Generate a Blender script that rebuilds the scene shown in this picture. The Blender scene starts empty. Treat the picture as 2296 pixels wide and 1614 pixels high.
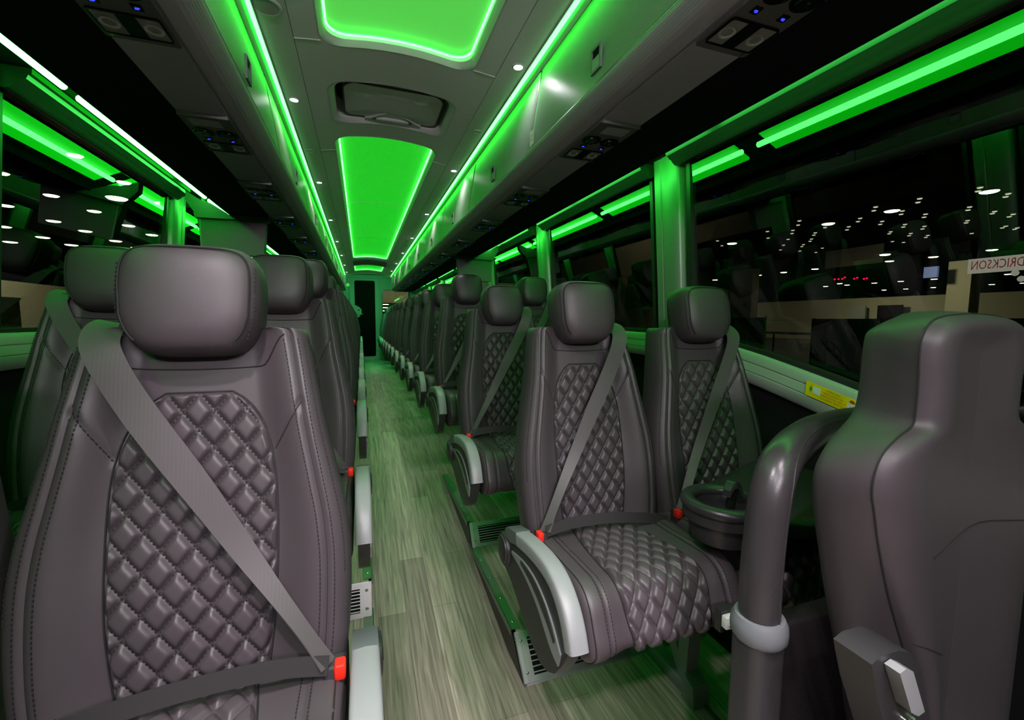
import bpy, bmesh, math, random
import numpy as np
from mathutils import Vector, Matrix

random.seed(7)
SC = bpy.context.scene
COL = SC.collection

# ------------------------------------------------------------------ camera, world, exposure
FOCAL = 979.93                       # in pixels of the 2296 x 1614 frame
YAW, PITCH, ROLL = 0.3315, 0.0889, 0.0072
CAM = Vector((-0.1616, 0.0, 1.45))
_cy, _sy, _cp, _sp = math.cos(YAW), math.sin(YAW), math.cos(PITCH), math.sin(PITCH)
FW = Vector((_sy * _cp, _cy * _cp, -_sp))
RT = Vector((_cy, -_sy, 0.0))
UP = RT.cross(FW)
RT, UP = RT * math.cos(ROLL) + UP * math.sin(ROLL), UP * math.cos(ROLL) - RT * math.sin(ROLL)
cam_data = bpy.data.cameras.new('camera')
cam_data.sensor_width = 36.0
cam_data.lens = 36.0 * FOCAL / 2296.0
cam_data.clip_start = 0.02
cam_data.clip_end = 300
cam = bpy.data.objects.new('camera', cam_data)
COL.objects.link(cam)
cam.matrix_world = Matrix(((RT.x, UP.x, -FW.x, CAM.x), (RT.y, UP.y, -FW.y, CAM.y), (RT.z, UP.z, -FW.z, CAM.z), (0, 0, 0, 1)))
SC.camera = cam

world = bpy.data.worlds.new('night')
world.use_nodes = True
world.node_tree.nodes['Background'].inputs[0].default_value = (0.010, 0.011, 0.014, 1)
world.node_tree.nodes['Background'].inputs[1].default_value = 0.15
SC.world = world

SC.view_settings.view_transform = 'Standard'
SC.view_settings.look = 'None'
SC.view_settings.gamma = 1.0
SC.view_settings.exposure = 0.0
SC.view_settings.use_curve_mapping = False
SC.cycles.max_bounces = 6
SC.cycles.diffuse_bounces = 3
SC.cycles.glossy_bounces = 3
SC.cycles.transparent_max_bounces = 10
SC.cycles.transmission_bounces = 3
SC.cycles.sample_clamp_indirect = 4.0
SC.cycles.caustics_reflective = False
SC.cycles.caustics_refractive = False

# light strengths
L_STRIP = 16.0
L_EDGE = 24.0        # bin and panel edge strips
L_PANEL = 0.50       # edge-lit ceiling panels
L_COVE = 15.0        # window cove tubes
L_DIFF = 3.0         # cove diffusers
L_DOWN = 0.50        # watts of one white downlight
L_DOME = 13.0        # watts of one added ceiling spot
L_FOOT = 5.0         # strips under the seats
L_FRONT = 20.0        # added lamp on the windscreen header
L_HALL = 14.0        # hall lamps


def at(u, v, ax, val):
    """The point of the plane ax = val that lies behind a pixel of the photograph."""
    d = FW + RT * ((u - 1148) / FOCAL) - UP * ((v - 807) / FOCAL)
    i = 'xyz'.index(ax)
    return CAM + d * ((val - CAM[i]) / d[i])


# ------------------------------------------------------------------ materials
def nodes_of(name):
    m = bpy.data.materials.new(name)
    m.use_nodes = True
    nt = m.node_tree
    return m, nt, nt.nodes['Principled BSDF']


def pmat(name, col, rough=0.5, metal=0.0, spec=0.5, bump=0.0, bscale=200.0, vary=0.0, vscale=6.0, stretch=(1, 1, 1)):
    m, nt, b = nodes_of(name)
    b.inputs['Base Color'].default_value = (*col, 1)
    b.inputs['Roughness'].default_value = rough
    b.inputs['Metallic'].default_value = metal
    b.inputs['Specular IOR Level'].default_value = spec
    tc = nt.nodes.new('ShaderNodeTexCoord')
    mp = nt.nodes.new('ShaderNodeMapping')
    mp.inputs['Scale'].default_value = stretch
    nt.links.new(tc.outputs['Object'], mp.inputs['Vector'])
    if bump > 0:
        n = nt.nodes.new('ShaderNodeTexNoise')
        n.inputs['Scale'].default_value = bscale
        n.inputs['Detail'].default_value = 2.0
        nt.links.new(mp.outputs[0], n.inputs['Vector'])
        bp = nt.nodes.new('ShaderNodeBump')
        bp.inputs['Strength'].default_value = bump
        bp.inputs['Distance'].default_value = 0.002
        nt.links.new(n.outputs[0], bp.inputs['Height'])
        nt.links.new(bp.outputs[0], b.inputs['Normal'])
    if vary > 0:
        n2 = nt.nodes.new('ShaderNodeTexNoise')
        n2.inputs['Scale'].default_value = vscale
        n2.inputs['Detail'].default_value = 3.0
        nt.links.new(mp.outputs[0], n2.inputs['Vector'])
        r = nt.nodes.new('ShaderNodeMapRange')
        r.inputs['To Min'].default_value = max(0.03, rough - vary)
        r.inputs['To Max'].default_value = min(1, rough + vary)
        nt.links.new(n2.outputs[0], r.inputs['Value'])
        nt.links.new(r.outputs[0], b.inputs['Roughness'])
    return m


def emat(name, col, strength):
    m, nt, b = nodes_of(name)
    b.inputs['Base Color'].default_value = (0.05, 0.05, 0.05, 1)
    b.inputs['Roughness'].default_value = 0.4
    b.inputs['Emission Color'].default_value = (*col, 1)
    b.inputs['Emission Strength'].default_value = strength
    return m


def ribbed(name, col, rough, scale, axis, amount=0.35, spec=0.5):
    """Fine parallel ribs running along the bus or across it."""
    m, nt, b = nodes_of(name)
    b.inputs['Base Color'].default_value = (*col, 1)
    b.inputs['Roughness'].default_value = rough
    b.inputs['Specular IOR Level'].default_value = spec
    tc = nt.nodes.new('ShaderNodeTexCoord')
    w = nt.nodes.new('ShaderNodeTexWave')
    w.bands_direction = axis
    w.inputs['Scale'].default_value = scale
    nt.links.new(tc.outputs['Object'], w.inputs['Vector'])
    bp = nt.nodes.new('ShaderNodeBump')
    bp.inputs['Strength'].default_value = amount
    bp.inputs['Distance'].default_value = 0.001
    nt.links.new(w.outputs[0], bp.inputs['Height'])
    nt.links.new(bp.outputs[0], b.inputs['Normal'])
    return m


def wood(name, dark=1.0):
    """Grey-brown vinyl planks laid along the bus."""
    m, nt, b = nodes_of(name)
    tc = nt.nodes.new('ShaderNodeTexCoord')
    mp = nt.nodes.new('ShaderNodeMapping')
    mp.inputs['Rotation'].default_value = (0, 0, math.pi / 2)
    nt.links.new(tc.outputs['Object'], mp.inputs['Vector'])
    br = nt.nodes.new('ShaderNodeTexBrick')
    br.offset = 0.37
    br.inputs['Color1'].default_value = (0.28 * dark, 0.24 * dark, 0.195 * dark, 1)
    br.inputs['Color2'].default_value = (0.46 * dark, 0.40 * dark, 0.325 * dark, 1)
    br.inputs['Mortar'].default_value = (0.075 * dark, 0.066 * dark, 0.055 * dark, 1)
    br.inputs['Scale'].default_value = 1.0
    br.inputs['Brick Width'].default_value = 0.95
    br.inputs['Row Height'].default_value = 0.118
    br.inputs['Mortar Size'].default_value = 0.0006
    nt.links.new(mp.outputs[0], br.inputs['Vector'])
    mp2 = nt.nodes.new('ShaderNodeMapping')
    mp2.inputs['Scale'].default_value = (60, 2.2, 1)
    nt.links.new(tc.outputs['Object'], mp2.inputs['Vector'])
    n = nt.nodes.new('ShaderNodeTexNoise')
    n.inputs['Scale'].default_value = 1.6
    n.inputs['Detail'].default_value = 6
    n.inputs['Distortion'].default_value = 0.6
    nt.links.new(mp2.outputs[0], n.inputs['Vector'])
    rp = nt.nodes.new('ShaderNodeMapRange')
    rp.inputs['From Min'].default_value = 0.3
    rp.inputs['From Max'].default_value = 0.7
    rp.inputs['To Min'].default_value = 0.55
    rp.inputs['To Max'].default_value = 1.35
    nt.links.new(n.outputs[0], rp.inputs['Value'])
    mx = nt.nodes.new('ShaderNodeMix')
    mx.data_type = 'RGBA'
    mx.blend_type = 'MULTIPLY'
    mx.inputs['Factor'].default_value = 1.0
    nt.links.new(br.outputs['Color'], mx.inputs['A'])
    nt.links.new(rp.outputs[0], mx.inputs['B'])
    nt.links.new(mx.outputs['Result'], b.inputs['Base Color'])
    b.inputs['Roughness'].default_value = 0.42
    b.inputs['Specular IOR Level'].default_value = 0.35
    bp = nt.nodes.new('ShaderNodeBump')
    bp.inputs['Strength'].default_value = 0.12
    bp.inputs['Distance'].default_value = 0.001
    nt.links.new(n.outputs[0], bp.inputs['Height'])
    nt.links.new(bp.outputs[0], b.inputs['Normal'])
    return m


def glass(name, tint):
    m = bpy.data.materials.new(name)
    m.use_nodes = True
    nt = m.node_tree
    nt.nodes.clear()
    out = nt.nodes.new('ShaderNodeOutputMaterial')
    mix = nt.nodes.new('ShaderNodeMixShader')
    fr = nt.nodes.new('ShaderNodeFresnel')
    fr.inputs['IOR'].default_value = 2.0
    tr = nt.nodes.new('ShaderNodeBsdfTransparent')
    tr.inputs['Color'].default_value = (*tint, 1)
    gl = nt.nodes.new('ShaderNodeBsdfGlossy')
    gl.inputs['Roughness'].default_value = 0.0
    gl.inputs['Color'].default_value = (1, 1, 1, 1)
    geo = nt.nodes.new('ShaderNodeNewGeometry')
    inv = nt.nodes.new('ShaderNodeMath')
    inv.operation = 'SUBTRACT'
    inv.inputs[0].default_value = 1.0
    nt.links.new(geo.outputs['Backfacing'], inv.inputs[1])
    mul = nt.nodes.new('ShaderNodeMath')
    mul.operation = 'MULTIPLY'
    nt.links.new(fr.outputs[0], mul.inputs[0])
    nt.links.new(inv.outputs[0], mul.inputs[1])
    nt.links.new(mul.outputs[0], mix.inputs[0])
    nt.links.new(tr.outputs[0], mix.inputs[1])
    nt.links.new(gl.outputs[0], mix.inputs[2])
    nt.links.new(mix.outputs[0], out.inputs[0])
    return m


M = dict(
    leather=pmat('black_leather', (0.064, 0.053, 0.060), 0.45, spec=0.5, bump=0.13, bscale=950, vary=0.05, vscale=9),
    thread=pmat('black_thread', (0.010, 0.009, 0.010), 0.8),
    seam=pmat('seam_shadow_cord', (0.012, 0.011, 0.012), 0.7),
    belt=ribbed('belt_webbing', (0.085, 0.075, 0.080), 0.55, 60, 'X', 0.06),
    shadedbelt=pmat('shaded_belt_webbing', (0.030, 0.028, 0.029), 0.5),  # shade on the lap strap put into a darker webbing colour
    silver=pmat('silver_plastic', (0.27, 0.28, 0.29), 0.38, bump=0.06, bscale=900),
    greyplastic=pmat('grey_plastic', (0.13, 0.14, 0.15), 0.42, bump=0.05, bscale=700),
    darkplastic=pmat('charcoal_plastic', (0.030, 0.029, 0.031), 0.42, bump=0.08, bscale=600),
    black=pmat('black_felt', (0.008, 0.008, 0.009), 0.9, spec=0.15),
    gloss=pmat('gloss_black', (0.006, 0.006, 0.007), 0.12),
    red=emat('red_buckle', (1.0, 0.02, 0.01), 0.0),
    metal=pmat('brushed_steel', (0.36, 0.36, 0.35), 0.42, metal=1.0, bump=0.08, bscale=120, stretch=(1, 20, 20)),
    screw=pmat('screw_steel', (0.75, 0.75, 0.72), 0.25, metal=1.0),
    alu=pmat('anodised_aluminium', (0.42, 0.43, 0.43), 0.38, metal=0.6),
    cassette=pmat('cassette_grey', (0.05, 0.05, 0.05), 0.25, metal=0.3),
    pale=pmat('pale_grey_plastic', (0.46, 0.46, 0.46), 0.45),
    legpaint=pmat('grey_leg_paint', (0.22, 0.25, 0.25), 0.4, bump=0.05, bscale=500),
    wood=wood('plank_vinyl'),
    ceiling=pmat('ceiling_grey', (0.72, 0.70, 0.72), 0.55, bump=0.06, bscale=500),
    lip=pmat('ceiling_lip_grey', (0.58, 0.57, 0.58), 0.5),
    bindoor=ribbed('ribbed_bin_door', (0.19, 0.19, 0.19), 0.33, 55, 'Z', 0.20),
    nose=ribbed('ribbed_nose_trim', (0.36, 0.355, 0.38), 0.42, 70, 'Z', 0.25),
    psu=pmat('service_panel_grey', (0.34, 0.315, 0.37), 0.5, bump=0.05, bscale=500),
    psudark=pmat('service_unit_grey', (0.10, 0.093, 0.095), 0.45),
    underside=pmat('black_underside', (0.006, 0.006, 0.007), 0.85, spec=0.1),
    lens=ribbed('ribbed_clear_lens', (0.30, 0.28, 0.27), 0.2, 120, 'X', 0.6),
    chrome=pmat('chrome_reflector', (0.85, 0.80, 0.83), 0.35, metal=0.55),
    wall=pmat('wall_liner_black', (0.010, 0.010, 0.011), 0.8, spec=0.2),
    pillar=pmat('window_pillar_grey', (0.30, 0.31, 0.30), 0.38, metal=0.25),
    gasket=pmat('window_gasket', (0.025, 0.025, 0.025), 0.4),
    sill=pmat('sill_grey', (0.40, 0.41, 0.40), 0.45),
    divider=pmat('divider_grey', (0.17, 0.155, 0.16), 0.55, bump=0.06, bscale=400),
    cove=pmat('cove_white', (0.62, 0.62, 0.62), 0.5),
    glass=glass('tinted_glass', (0.80, 0.84, 0.78)),
    led=emat('green_led', (0.004, 1.0, 0.010), L_STRIP),
    core=emat('green_led_core', (0.17, 1.0, 0.22), 3.8),
    edge=emat('green_edge_led', (0.004, 1.0, 0.010), L_EDGE),
    diffuser=emat('green_cove_diffuser', (0.003, 1.0, 0.008), L_DIFF),
    covelamp=emat('green_cove_tube', (0.075, 1.0, 0.13), L_COVE),
    panel=emat('green_edge_lit_panel', (0.003, 1.0, 0.010), L_PANEL),
    whitelitpanel=emat('white_lit_green_panel', (0.14, 1.0, 0.11), L_PANEL * 1.15),  # white light falling on the nearest panel put into its emission colour
    foot=emat('green_foot_led', (0.01, 1.0, 0.10), L_FOOT),
    downlens=emat('white_lamp', (1.0, 0.95, 1.0), 18.0),
    blueled=emat('blue_indicator', (0.02, 0.03, 1.0), 3.0),
    rearwall=pmat('rear_wall_grey', (0.26, 0.27, 0.26), 0.5),
    doordark=pmat('rear_door_dark', (0.0015, 0.0015, 0.0015), 0.6, spec=0.03),
    carpet=pmat('black_carpet', (0.012, 0.010, 0.011), 0.95, spec=0.1, bump=0.9, bscale=300),
    padded=pmat('padded_black_tube', (0.034, 0.031, 0.033), 0.30, bump=0.06, bscale=300, vary=0.08, vscale=14),
    tray=pmat('black_tray', (0.030, 0.029, 0.031), 0.33, bump=0.05, bscale=500),
    yellow=pmat('yellow_sticker', (0.90, 0.66, 0.0), 0.35),
    ink=pmat('red_ink', (0.55, 0.05, 0.01), 0.5),
    darkink=pmat('dark_ink', (0.03, 0.03, 0.03), 0.5),
    greenink=pmat('green_ink', (0.01, 0.28, 0.03), 0.5),
    white=pmat('white_sticker', (0.75, 0.75, 0.75), 0.4),
    blue=pmat('blue_sticker', (0.01, 0.13, 0.50), 0.4),
    orange=pmat('orange_ink', (0.75, 0.22, 0.02), 0.5),
    hallwall=pmat('hall_wall_beige', (0.32, 0.29, 0.20), 0.8),
    halldark=pmat('hall_dark', (0.004, 0.004, 0.004), 0.9, spec=0.0),
    hallfloor=pmat('hall_concrete', (0.10, 0.095, 0.08), 0.6),
    halldim=emat('hall_lamp_dim', (1.0, 0.93, 0.74), 1.1),
    halllamp=emat('hall_lamp', (1.0, 0.93, 0.74), L_HALL),
    drape=pmat('black_drape', (0.012, 0.010, 0.013), 0.9),
    banner=pmat('grey_banner', (0.22, 0.23, 0.21), 0.8),
    redlamp=emat('red_lamp', (1.0, 0.0, 0.03), 6.0),
    bluescreen=emat('blue_screen', (0.16, 0.22, 0.62), 0.55),
    signwhite=emat('lit_sign_face', (0.62, 0.56, 0.50), 0.55),
    signred=emat('sign_letters_red', (0.22, 0.012, 0.016), 0.7),
)
M['panel'].node_tree.nodes['Principled BSDF'].inputs['Base Color'].default_value = (0.35, 0.35, 0.35, 1)
M['red'].node_tree.nodes['Principled BSDF'].inputs['Base Color'].default_value = (0.85, 0.025, 0.012, 1)


# ------------------------------------------------------------------ mesh builder
class MB:
    def __init__(s):
        s.v, s.f, s.mi, s.cur = [], [], [], 0

    def mat(s, i):
        s.cur = i
        return s

    def add(s, verts, faces):
        o = len(s.v)
        s.v.extend([tuple(map(float, p)) for p in verts])
        s.f.extend([tuple(i + o for i in f) for f in faces])
        s.mi.extend([s.cur] * len(faces))
        return s

    def grid(s, P, closed_u=False, flip=False):
        """P[row][col] of points."""
        nr, nc = len(P), len(P[0])
        fs = []
        for r in range(nr - 1):
            for c in range(nc if closed_u else nc - 1):
                c2 = (c + 1) % nc
                q = (r * nc + c, r * nc + c2, (r + 1) * nc + c2, (r + 1) * nc + c)
                fs.append(q[::-1] if flip else q)
        return s.add([p for row in P for p in row], fs)

    def box(s, x0, x1, y0, y1, z0, z1, b=0.0):
        if b <= 0:
            vs = [(x, y, z) for x in (x0, x1) for y in (y0, y1) for z in (z0, z1)]
            return s.add(vs, [(0, 1, 3, 2), (4, 6, 7, 5), (0, 4, 5, 1), (2, 3, 7, 6), (0, 2, 6, 4), (1, 5, 7, 3)])
        cx, cy, cz = (x0 + x1) / 2, (y0 + y1) / 2, (z0 + z1) / 2
        hx, hy, hz = (x1 - x0) / 2, (y1 - y0) / 2, (z1 - z0) / 2
        b = min(b, hx * .95, hy * .95, hz * .95)
        rings = []
        for dz, ins in ((-hz, b), (-hz + .3 * b, .3 * b), (-hz + b, 0), (hz - b, 0), (hz - .3 * b, .3 * b), (hz, b)):
            ring = []
            for qx, qy, a0 in ((1, 1, 0), (-1, 1, 1), (-1, -1, 2), (1, -1, 3)):
                for k in range(4):
                    a = (a0 + k / 3) * math.pi / 2
                    ring.append((cx + qx * (hx - b) + (b - ins) * math.cos(a), cy + qy * (hy - b) + (b - ins) * math.sin(a), cz + dz))
            rings.append(ring)
        s.grid(rings, True)
        o = len(rings[0])
        s.add(rings[0], [tuple(range(o))[::-1]])
        s.add(rings[-1], [tuple(range(o))])
        return s

    def prism(s, pts, ax, a0, a1):
        """Polygon of 2-d points extruded along an axis: ax 'x' takes (y,z), 'y' takes (x,z), 'z' takes (x,y)."""
        def P(p, a):
            return {'x': (a, p[0], p[1]), 'y': (p[0], a, p[1]), 'z': (p[0], p[1], a)}[ax]
        n = len(pts)
        vs = [P(p, a0) for p in pts] + [P(p, a1) for p in pts]
        fs = [(i, (i + 1) % n, n + (i + 1) % n, n + i) for i in range(n)]
        fs += [tuple(range(n))[::-1], tuple(range(n, 2 * n))]
        return s.add(vs, fs)

    def ring2(s, outer, inner, ax, a0, a1):
        """A frame between two outlines with the same number of points, extruded along an axis."""
        def P(p, a):
            return {'x': (a, p[0], p[1]), 'y': (p[0], a, p[1]), 'z': (p[0], p[1], a)}[ax]
        n = len(outer)
        rows = [[P(p, a0) for p in outer], [P(p, a1) for p in outer], [P(p, a1) for p in inner], [P(p, a0) for p in inner], [P(p, a0) for p in outer]]
        return s.grid(rows, True)

    def cyl(s, p0, p1, r0, r1=None, n=16, cap=True):
        return s.tube([p0, p1], [r0, r0 if r1 is None else r1], n, cap)

    def tube(s, path, r, n=10, cap=True):
        path = [Vector(p) for p in path]
        rr = r if isinstance(r, (list, tuple)) else [r] * len(path)
        rings = []
        ref = None
        for i, p in enumerate(path):
            d = (path[min(i + 1, len(path) - 1)] - path[max(i - 1, 0)]).normalized()
            if ref is None:
                ref = Vector((0, 0, 1)) if abs(d.z) < .9 else Vector((1, 0, 0))
            a = d.cross(ref).normalized()
            b = a.cross(d).normalized()
            ref = b
            rings.append([p + (a * math.cos(t) + b * math.sin(t)) * rr[i] for t in [2 * math.pi * k / n for k in range(n)]])
        s.grid(rings, True)
        if cap:
            s.add(rings[0], [tuple(range(n))[::-1]])
            s.add(rings[-1], [tuple(range(n))])
        return s

    def lathe(s, c, prof, n=24, ax='z'):
        """prof: (radius, height) pairs turned round an axis through c."""
        rows = []
        for r, h in prof:
            row = []
            for k in range(n):
                a = 2 * math.pi * k / n
                u, w = r * math.cos(a), r * math.sin(a)
                row.append({'z': (c[0] + u, c[1] + w, c[2] + h), 'x': (c[0] + h, c[1] + u, c[2] + w), 'y': (c[0] + u, c[1] + h, c[2] + w)}[ax])
            rows.append(row)
        return s.grid(rows, True)

    def disc(s, c, r, ax='z', n=20):
        vs = []
        for k in range(n):
            a = 2 * math.pi * k / n
            u, w = r * math.cos(a), r * math.sin(a)
            vs.append({'z': (c[0] + u, c[1] + w, c[2]), 'x': (c[0], c[1] + u, c[2] + w), 'y': (c[0] + u, c[1], c[2] + w)}[ax])
        return s.add(vs, [tuple(range(n))])

    def ribbon(s, path, across, width, thick):
        """A flat band along a path; across: unit vectors, one per point (or one for all)."""
        path = [Vector(p) for p in path]
        if not isinstance(across, list):
            across = [Vector(across)] * len(path)
        ws = width if isinstance(width, list) else [width] * len(path)
        rows = []
        for i, p in enumerate(path):
            d = (path[min(i + 1, len(path) - 1)] - path[max(i - 1, 0)]).normalized()
            a = Vector(across[i])
            a = (a - d * a.dot(d)).normalized()
            nrm = a.cross(d).normalized()
            w, t = ws[i] / 2, thick / 2
            rows.append([p - a * w - nrm * t, p + a * w - nrm * t, p + a * w + nrm * t, p - a * w + nrm * t])
        s.grid(rows, True)
        s.add(rows[0], [(0, 1, 2, 3)])
        s.add(rows[-1], [(3, 2, 1, 0)])
        return s

    def mirror(s):
        s.v = [(-x, y, z) for x, y, z in s.v]
        s.f = [f[::-1] for f in s.f]
        return s

    def build(s, name, mats, parent=None, loc=None, sharp=40, outward=False):
        me = bpy.data.meshes.new(name)
        me.from_pydata(s.v, [], s.f)
        if outward:
            bm = bmesh.new()
            bm.from_mesh(me)
            bmesh.ops.remove_doubles(bm, verts=bm.verts, dist=1e-6)
            bmesh.ops.recalc_face_normals(bm, faces=bm.faces)
            bm.to_mesh(me)
            bm.free()
        for m in (mats if isinstance(mats, (list, tuple)) else [mats]):
            me.materials.append(m)
        if not outward:
            me.polygons.foreach_set('material_index', s.mi)
        me.polygons.foreach_set('use_smooth', [True] * len(me.polygons))
        me.update()
        try:
            me.set_sharp_from_angle(angle=math.radians(sharp))
        except Exception:
            pass
        o = bpy.data.objects.new(name, me)
        COL.objects.link(o)
        if parent is not None:
            o.parent = parent
        if loc is not None:
            o.location = loc
        return o


def tag(o, label=None, cat=None, group=None, kind=None):
    if label:
        o['label'] = label
    if cat:
        o['category'] = cat
    if group:
        o['group'] = group
    if kind:
        o['kind'] = kind
    return o


def thing(name, label, cat, loc=(0, 0, 0), group=None, rot=None):
    o = bpy.data.objects.new(name, None)
    o.empty_display_size = 0.05
    COL.objects.link(o)
    o.location = loc
    if rot:
        o.rotation_euler = rot
    return tag(o, label, cat, group)


def struct(mb, name, mats, label=None):
    return tag(mb.build(name, mats), label, None, None, 'structure')


def dup(root, loc, label, group=None):
    """A copy of a thing with copies of its parts and sub-parts (mesh data shared)."""
    def go(o, parent):
        c = o.copy()
        COL.objects.link(c)
        if parent is not None:
            c.parent = parent
        for ch in o.children:
            go(ch, c)
        return c
    r = go(root, None)
    r.location = loc
    r['label'] = label
    if group:
        r['group'] = group
    return r


def textmb(txt, size, place, mirror=False):
    """Lettering as a thin mesh: place maps (x, y) of the text to a 3-d point."""
    cu = bpy.data.curves.new('lettering', 'FONT')
    cu.body = txt
    cu.size = size
    cu.align_x = 'CENTER'
    cu.align_y = 'CENTER'
    cu.resolution_u = 2
    cu.extrude = 0.0
    o = bpy.data.objects.new('lettering', cu)
    COL.objects.link(o)
    dg = bpy.context.evaluated_depsgraph_get()
    dg.update()
    me = bpy.data.meshes.new_from_object(o.evaluated_get(dg))
    mb = MB()
    mb.add([place((-v.co.x if mirror else v.co.x), v.co.y) for v in me.vertices], [tuple(p.vertices) for p in me.polygons])
    bpy.data.objects.remove(o)
    bpy.data.curves.remove(cu)
    bpy.data.meshes.remove(me)
    return mb


def ss(a, b, x):
    t = min(1, max(0, (x - a) / (b - a)))
    return t * t * (3 - 2 * t)


def interp(tab, x):
    return float(np.interp(x, [t[0] for t in tab], [t[1] for t in tab]))


def spline(tab, x):
    """Smooth (Catmull-Rom like) reading of a table."""
    xs = [t[0] for t in tab]
    if x <= xs[0]:
        return tab[0][1]
    if x >= xs[-1]:
        return tab[-1][1]
    i = max(k for k in range(len(xs) - 1) if xs[k] <= x)
    x0, x1 = xs[i], xs[i + 1]
    y0, y1 = tab[i][1], tab[i + 1][1]
    def slope(k):
        a, b = max(0, k - 1), min(len(xs) - 1, k + 1)
        return (tab[b][1] - tab[a][1]) / (xs[b] - xs[a])
    h = x1 - x0
    t = (x - x0) / h
    m0, m1 = slope(i) * h, slope(i + 1) * h
    return (2 * t**3 - 3 * t**2 + 1) * y0 + (t**3 - 2 * t**2 + t) * m0 + (-2 * t**3 + 3 * t**2) * y1 + (t**3 - t**2) * m1


def smooth_path(pts, n=8):
    """Catmull-Rom through points."""
    pts = [Vector(p) for p in pts]
    out = []
    for i in range(len(pts) - 1):
        p0, p1, p2, p3 = pts[max(i - 1, 0)], pts[i], pts[i + 1], pts[min(i + 2, len(pts) - 1)]
        for k in range(n):
            t = k / n
            out.append(0.5 * ((2 * p1) + (p2 - p0) * t + (2 * p0 - 5 * p1 + 4 * p2 - p3) * t * t + (3 * p1 - p0 - 3 * p2 + p3) * t**3))
    out.append(pts[-1])
    return out


def rrect(x0, x1, y0, y1, r, n=6):
    """Rounded rectangle outline, counter-clockwise."""
    pts = []
    for cx, cy, a0 in ((x1 - r, y1 - r, 0), (x0 + r, y1 - r, 1), (x0 + r, y0 + r, 2), (x1 - r, y0 + r, 3)):
        for k in range(n + 1):
            a = (a0 + k / n) * math.pi / 2
            pts.append((cx + r * math.cos(a), cy + r * math.sin(a)))
    return pts


def dashes(mb, path, dash=0.0045, gap=0.003, w=0.0016, h=0.0012, nrm=(0, -1, 0)):
    """Stitches along a path."""
    path = [Vector(p) for p in path]
    L = [0]
    for a, b in zip(path, path[1:]):
        L.append(L[-1] + (b - a).length)
    def pos(s):
        i = max(0, min(len(path) - 2, int(np.searchsorted(L, s)) - 1))
        t = (s - L[i]) / max(1e-9, L[i + 1] - L[i])
        return path[i].lerp(path[i + 1], t), (path[i + 1] - path[i]).normalized()
    s = 0.0
    nv = Vector(nrm)
    while s + dash < L[-1]:
        a, d = pos(s)
        b, _ = pos(s + dash)
        c = d.cross(nv).normalized() * (w / 2)
        u = nv * h
        vs = [a - c, a + c, b + c, b - c, a - c + u, a + c + u, b + c + u, b - c + u]
        mb.add(vs, [(4, 5, 6, 7), (0, 4, 7, 3), (1, 2, 6, 5), (0, 1, 5, 4), (3, 7, 6, 2)])
        s += dash + gap
    return mb


# ------------------------------------------------------------------ the passenger seat
# local frame: x across, y towards the rear of the bus, z up from the platform; the seat faces -y
BW = [(0, .214), (.15, .226), (.34, .230), (.46, .224), (.58, .210), (.70, .195), (.82, .182), (.92, .172), (1.0, .163)]
PW = [(0, .095), (.1, .104), (.25, .113), (.45, .1155), (.60, .112), (.70, .102), (.77, .086), (.815, .066), (.84, .046)]
BN = Vector((0, -.982, .19)).normalized()


def spine(v):
    return Vector((0, .02 + .105 * v + .022 * v * v, .56 + .62 * v))


def back_d(x, v):
    w = spline(BW, v)
    t = abs(x) / w
    d = .034 * ss(.46, .80, t) * (1 - .35 * ss(.75, 1, v))
    d += .010 * math.exp(-((v - .28) / .22) ** 2) * max(0, 1 - t * t)
    if t > .86:
        q = min(1, (t - .86) / .14)
        d -= .040 * (1 - math.sqrt(max(0, 1 - q * q)))
    d -= .0045 * math.exp(-((abs(x) - .84 * w) / .0045) ** 2)
    # diagonal seam from the quilted field to the side seam
    ax, av, bx, bv = .112, .665, .84 * spline(BW, .80), .80
    px, pv = abs(x), v
    ex, ev = bx - ax, (bv - av) * .62
    qx, qv = px - ax, (pv - av) * .62
    k = max(0, min(1, (qx * ex + qv * ev) / (ex * ex + ev * ev)))
    dist = math.hypot(qx - k * ex, qv - k * ev)
    d -= .0045 * math.exp(-(dist / .0042) ** 2)
    return d


def back_pt(x, v, off=0.0):
    p = spine(v) + BN * (back_d(x, v) + off)
    p.x = x
    return p


def quilt(x, s, wx=.046, ws=.067):
    p, q = x / wx + s / ws, x / wx - s / ws
    a, b = abs(math.sin(math.pi * p)), abs(math.sin(math.pi * q))
    return (1 - math.exp(-(a / .40) ** 2)) * (1 - math.exp(-(b / .40) ** 2))


def make_backrest():
    mb = MB()
    rows = []
    nv, nf = 84, 110
    for i in range(nv + 1):
        v = i / nv
        w = spline(BW, v)
        row = []
        for k in range(nf + 1):
            t = -math.cos(math.pi * k / nf) * .35 + (-1 + 2 * k / nf) * .65
            row.append(back_pt(t * w, v))
        th = .105 - .02 * v
        base = spine(v) + Vector((0, th, 0))
        for t in (.98, .9, .6, 0, -.6, -.9, -.98):
            row.append((t * w, base.y - (.03 if abs(t) > .95 else 0), base.z))
        rows.append(row)
    # rounded top
    top = rows[-1]
    c = sum((Vector(p) for p in top), Vector()) / len(top)
    for sc, up in ((.975, .008), (.93, .014), (.80, .018)):
        rows.append([Vector((c.x + (p[0] - c.x) * (1 - (1 - sc) * .6), c.y + (p[1] - c.y) * sc, p[2] + up - .02 * (1 - sc))) for p in top])
    mb.grid(rows, True)
    mb.add(rows[-1], [tuple(range(len(rows[-1])))])
    mb.add(rows[0], [tuple(range(len(rows[0])))[::-1]])
    return mb


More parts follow.
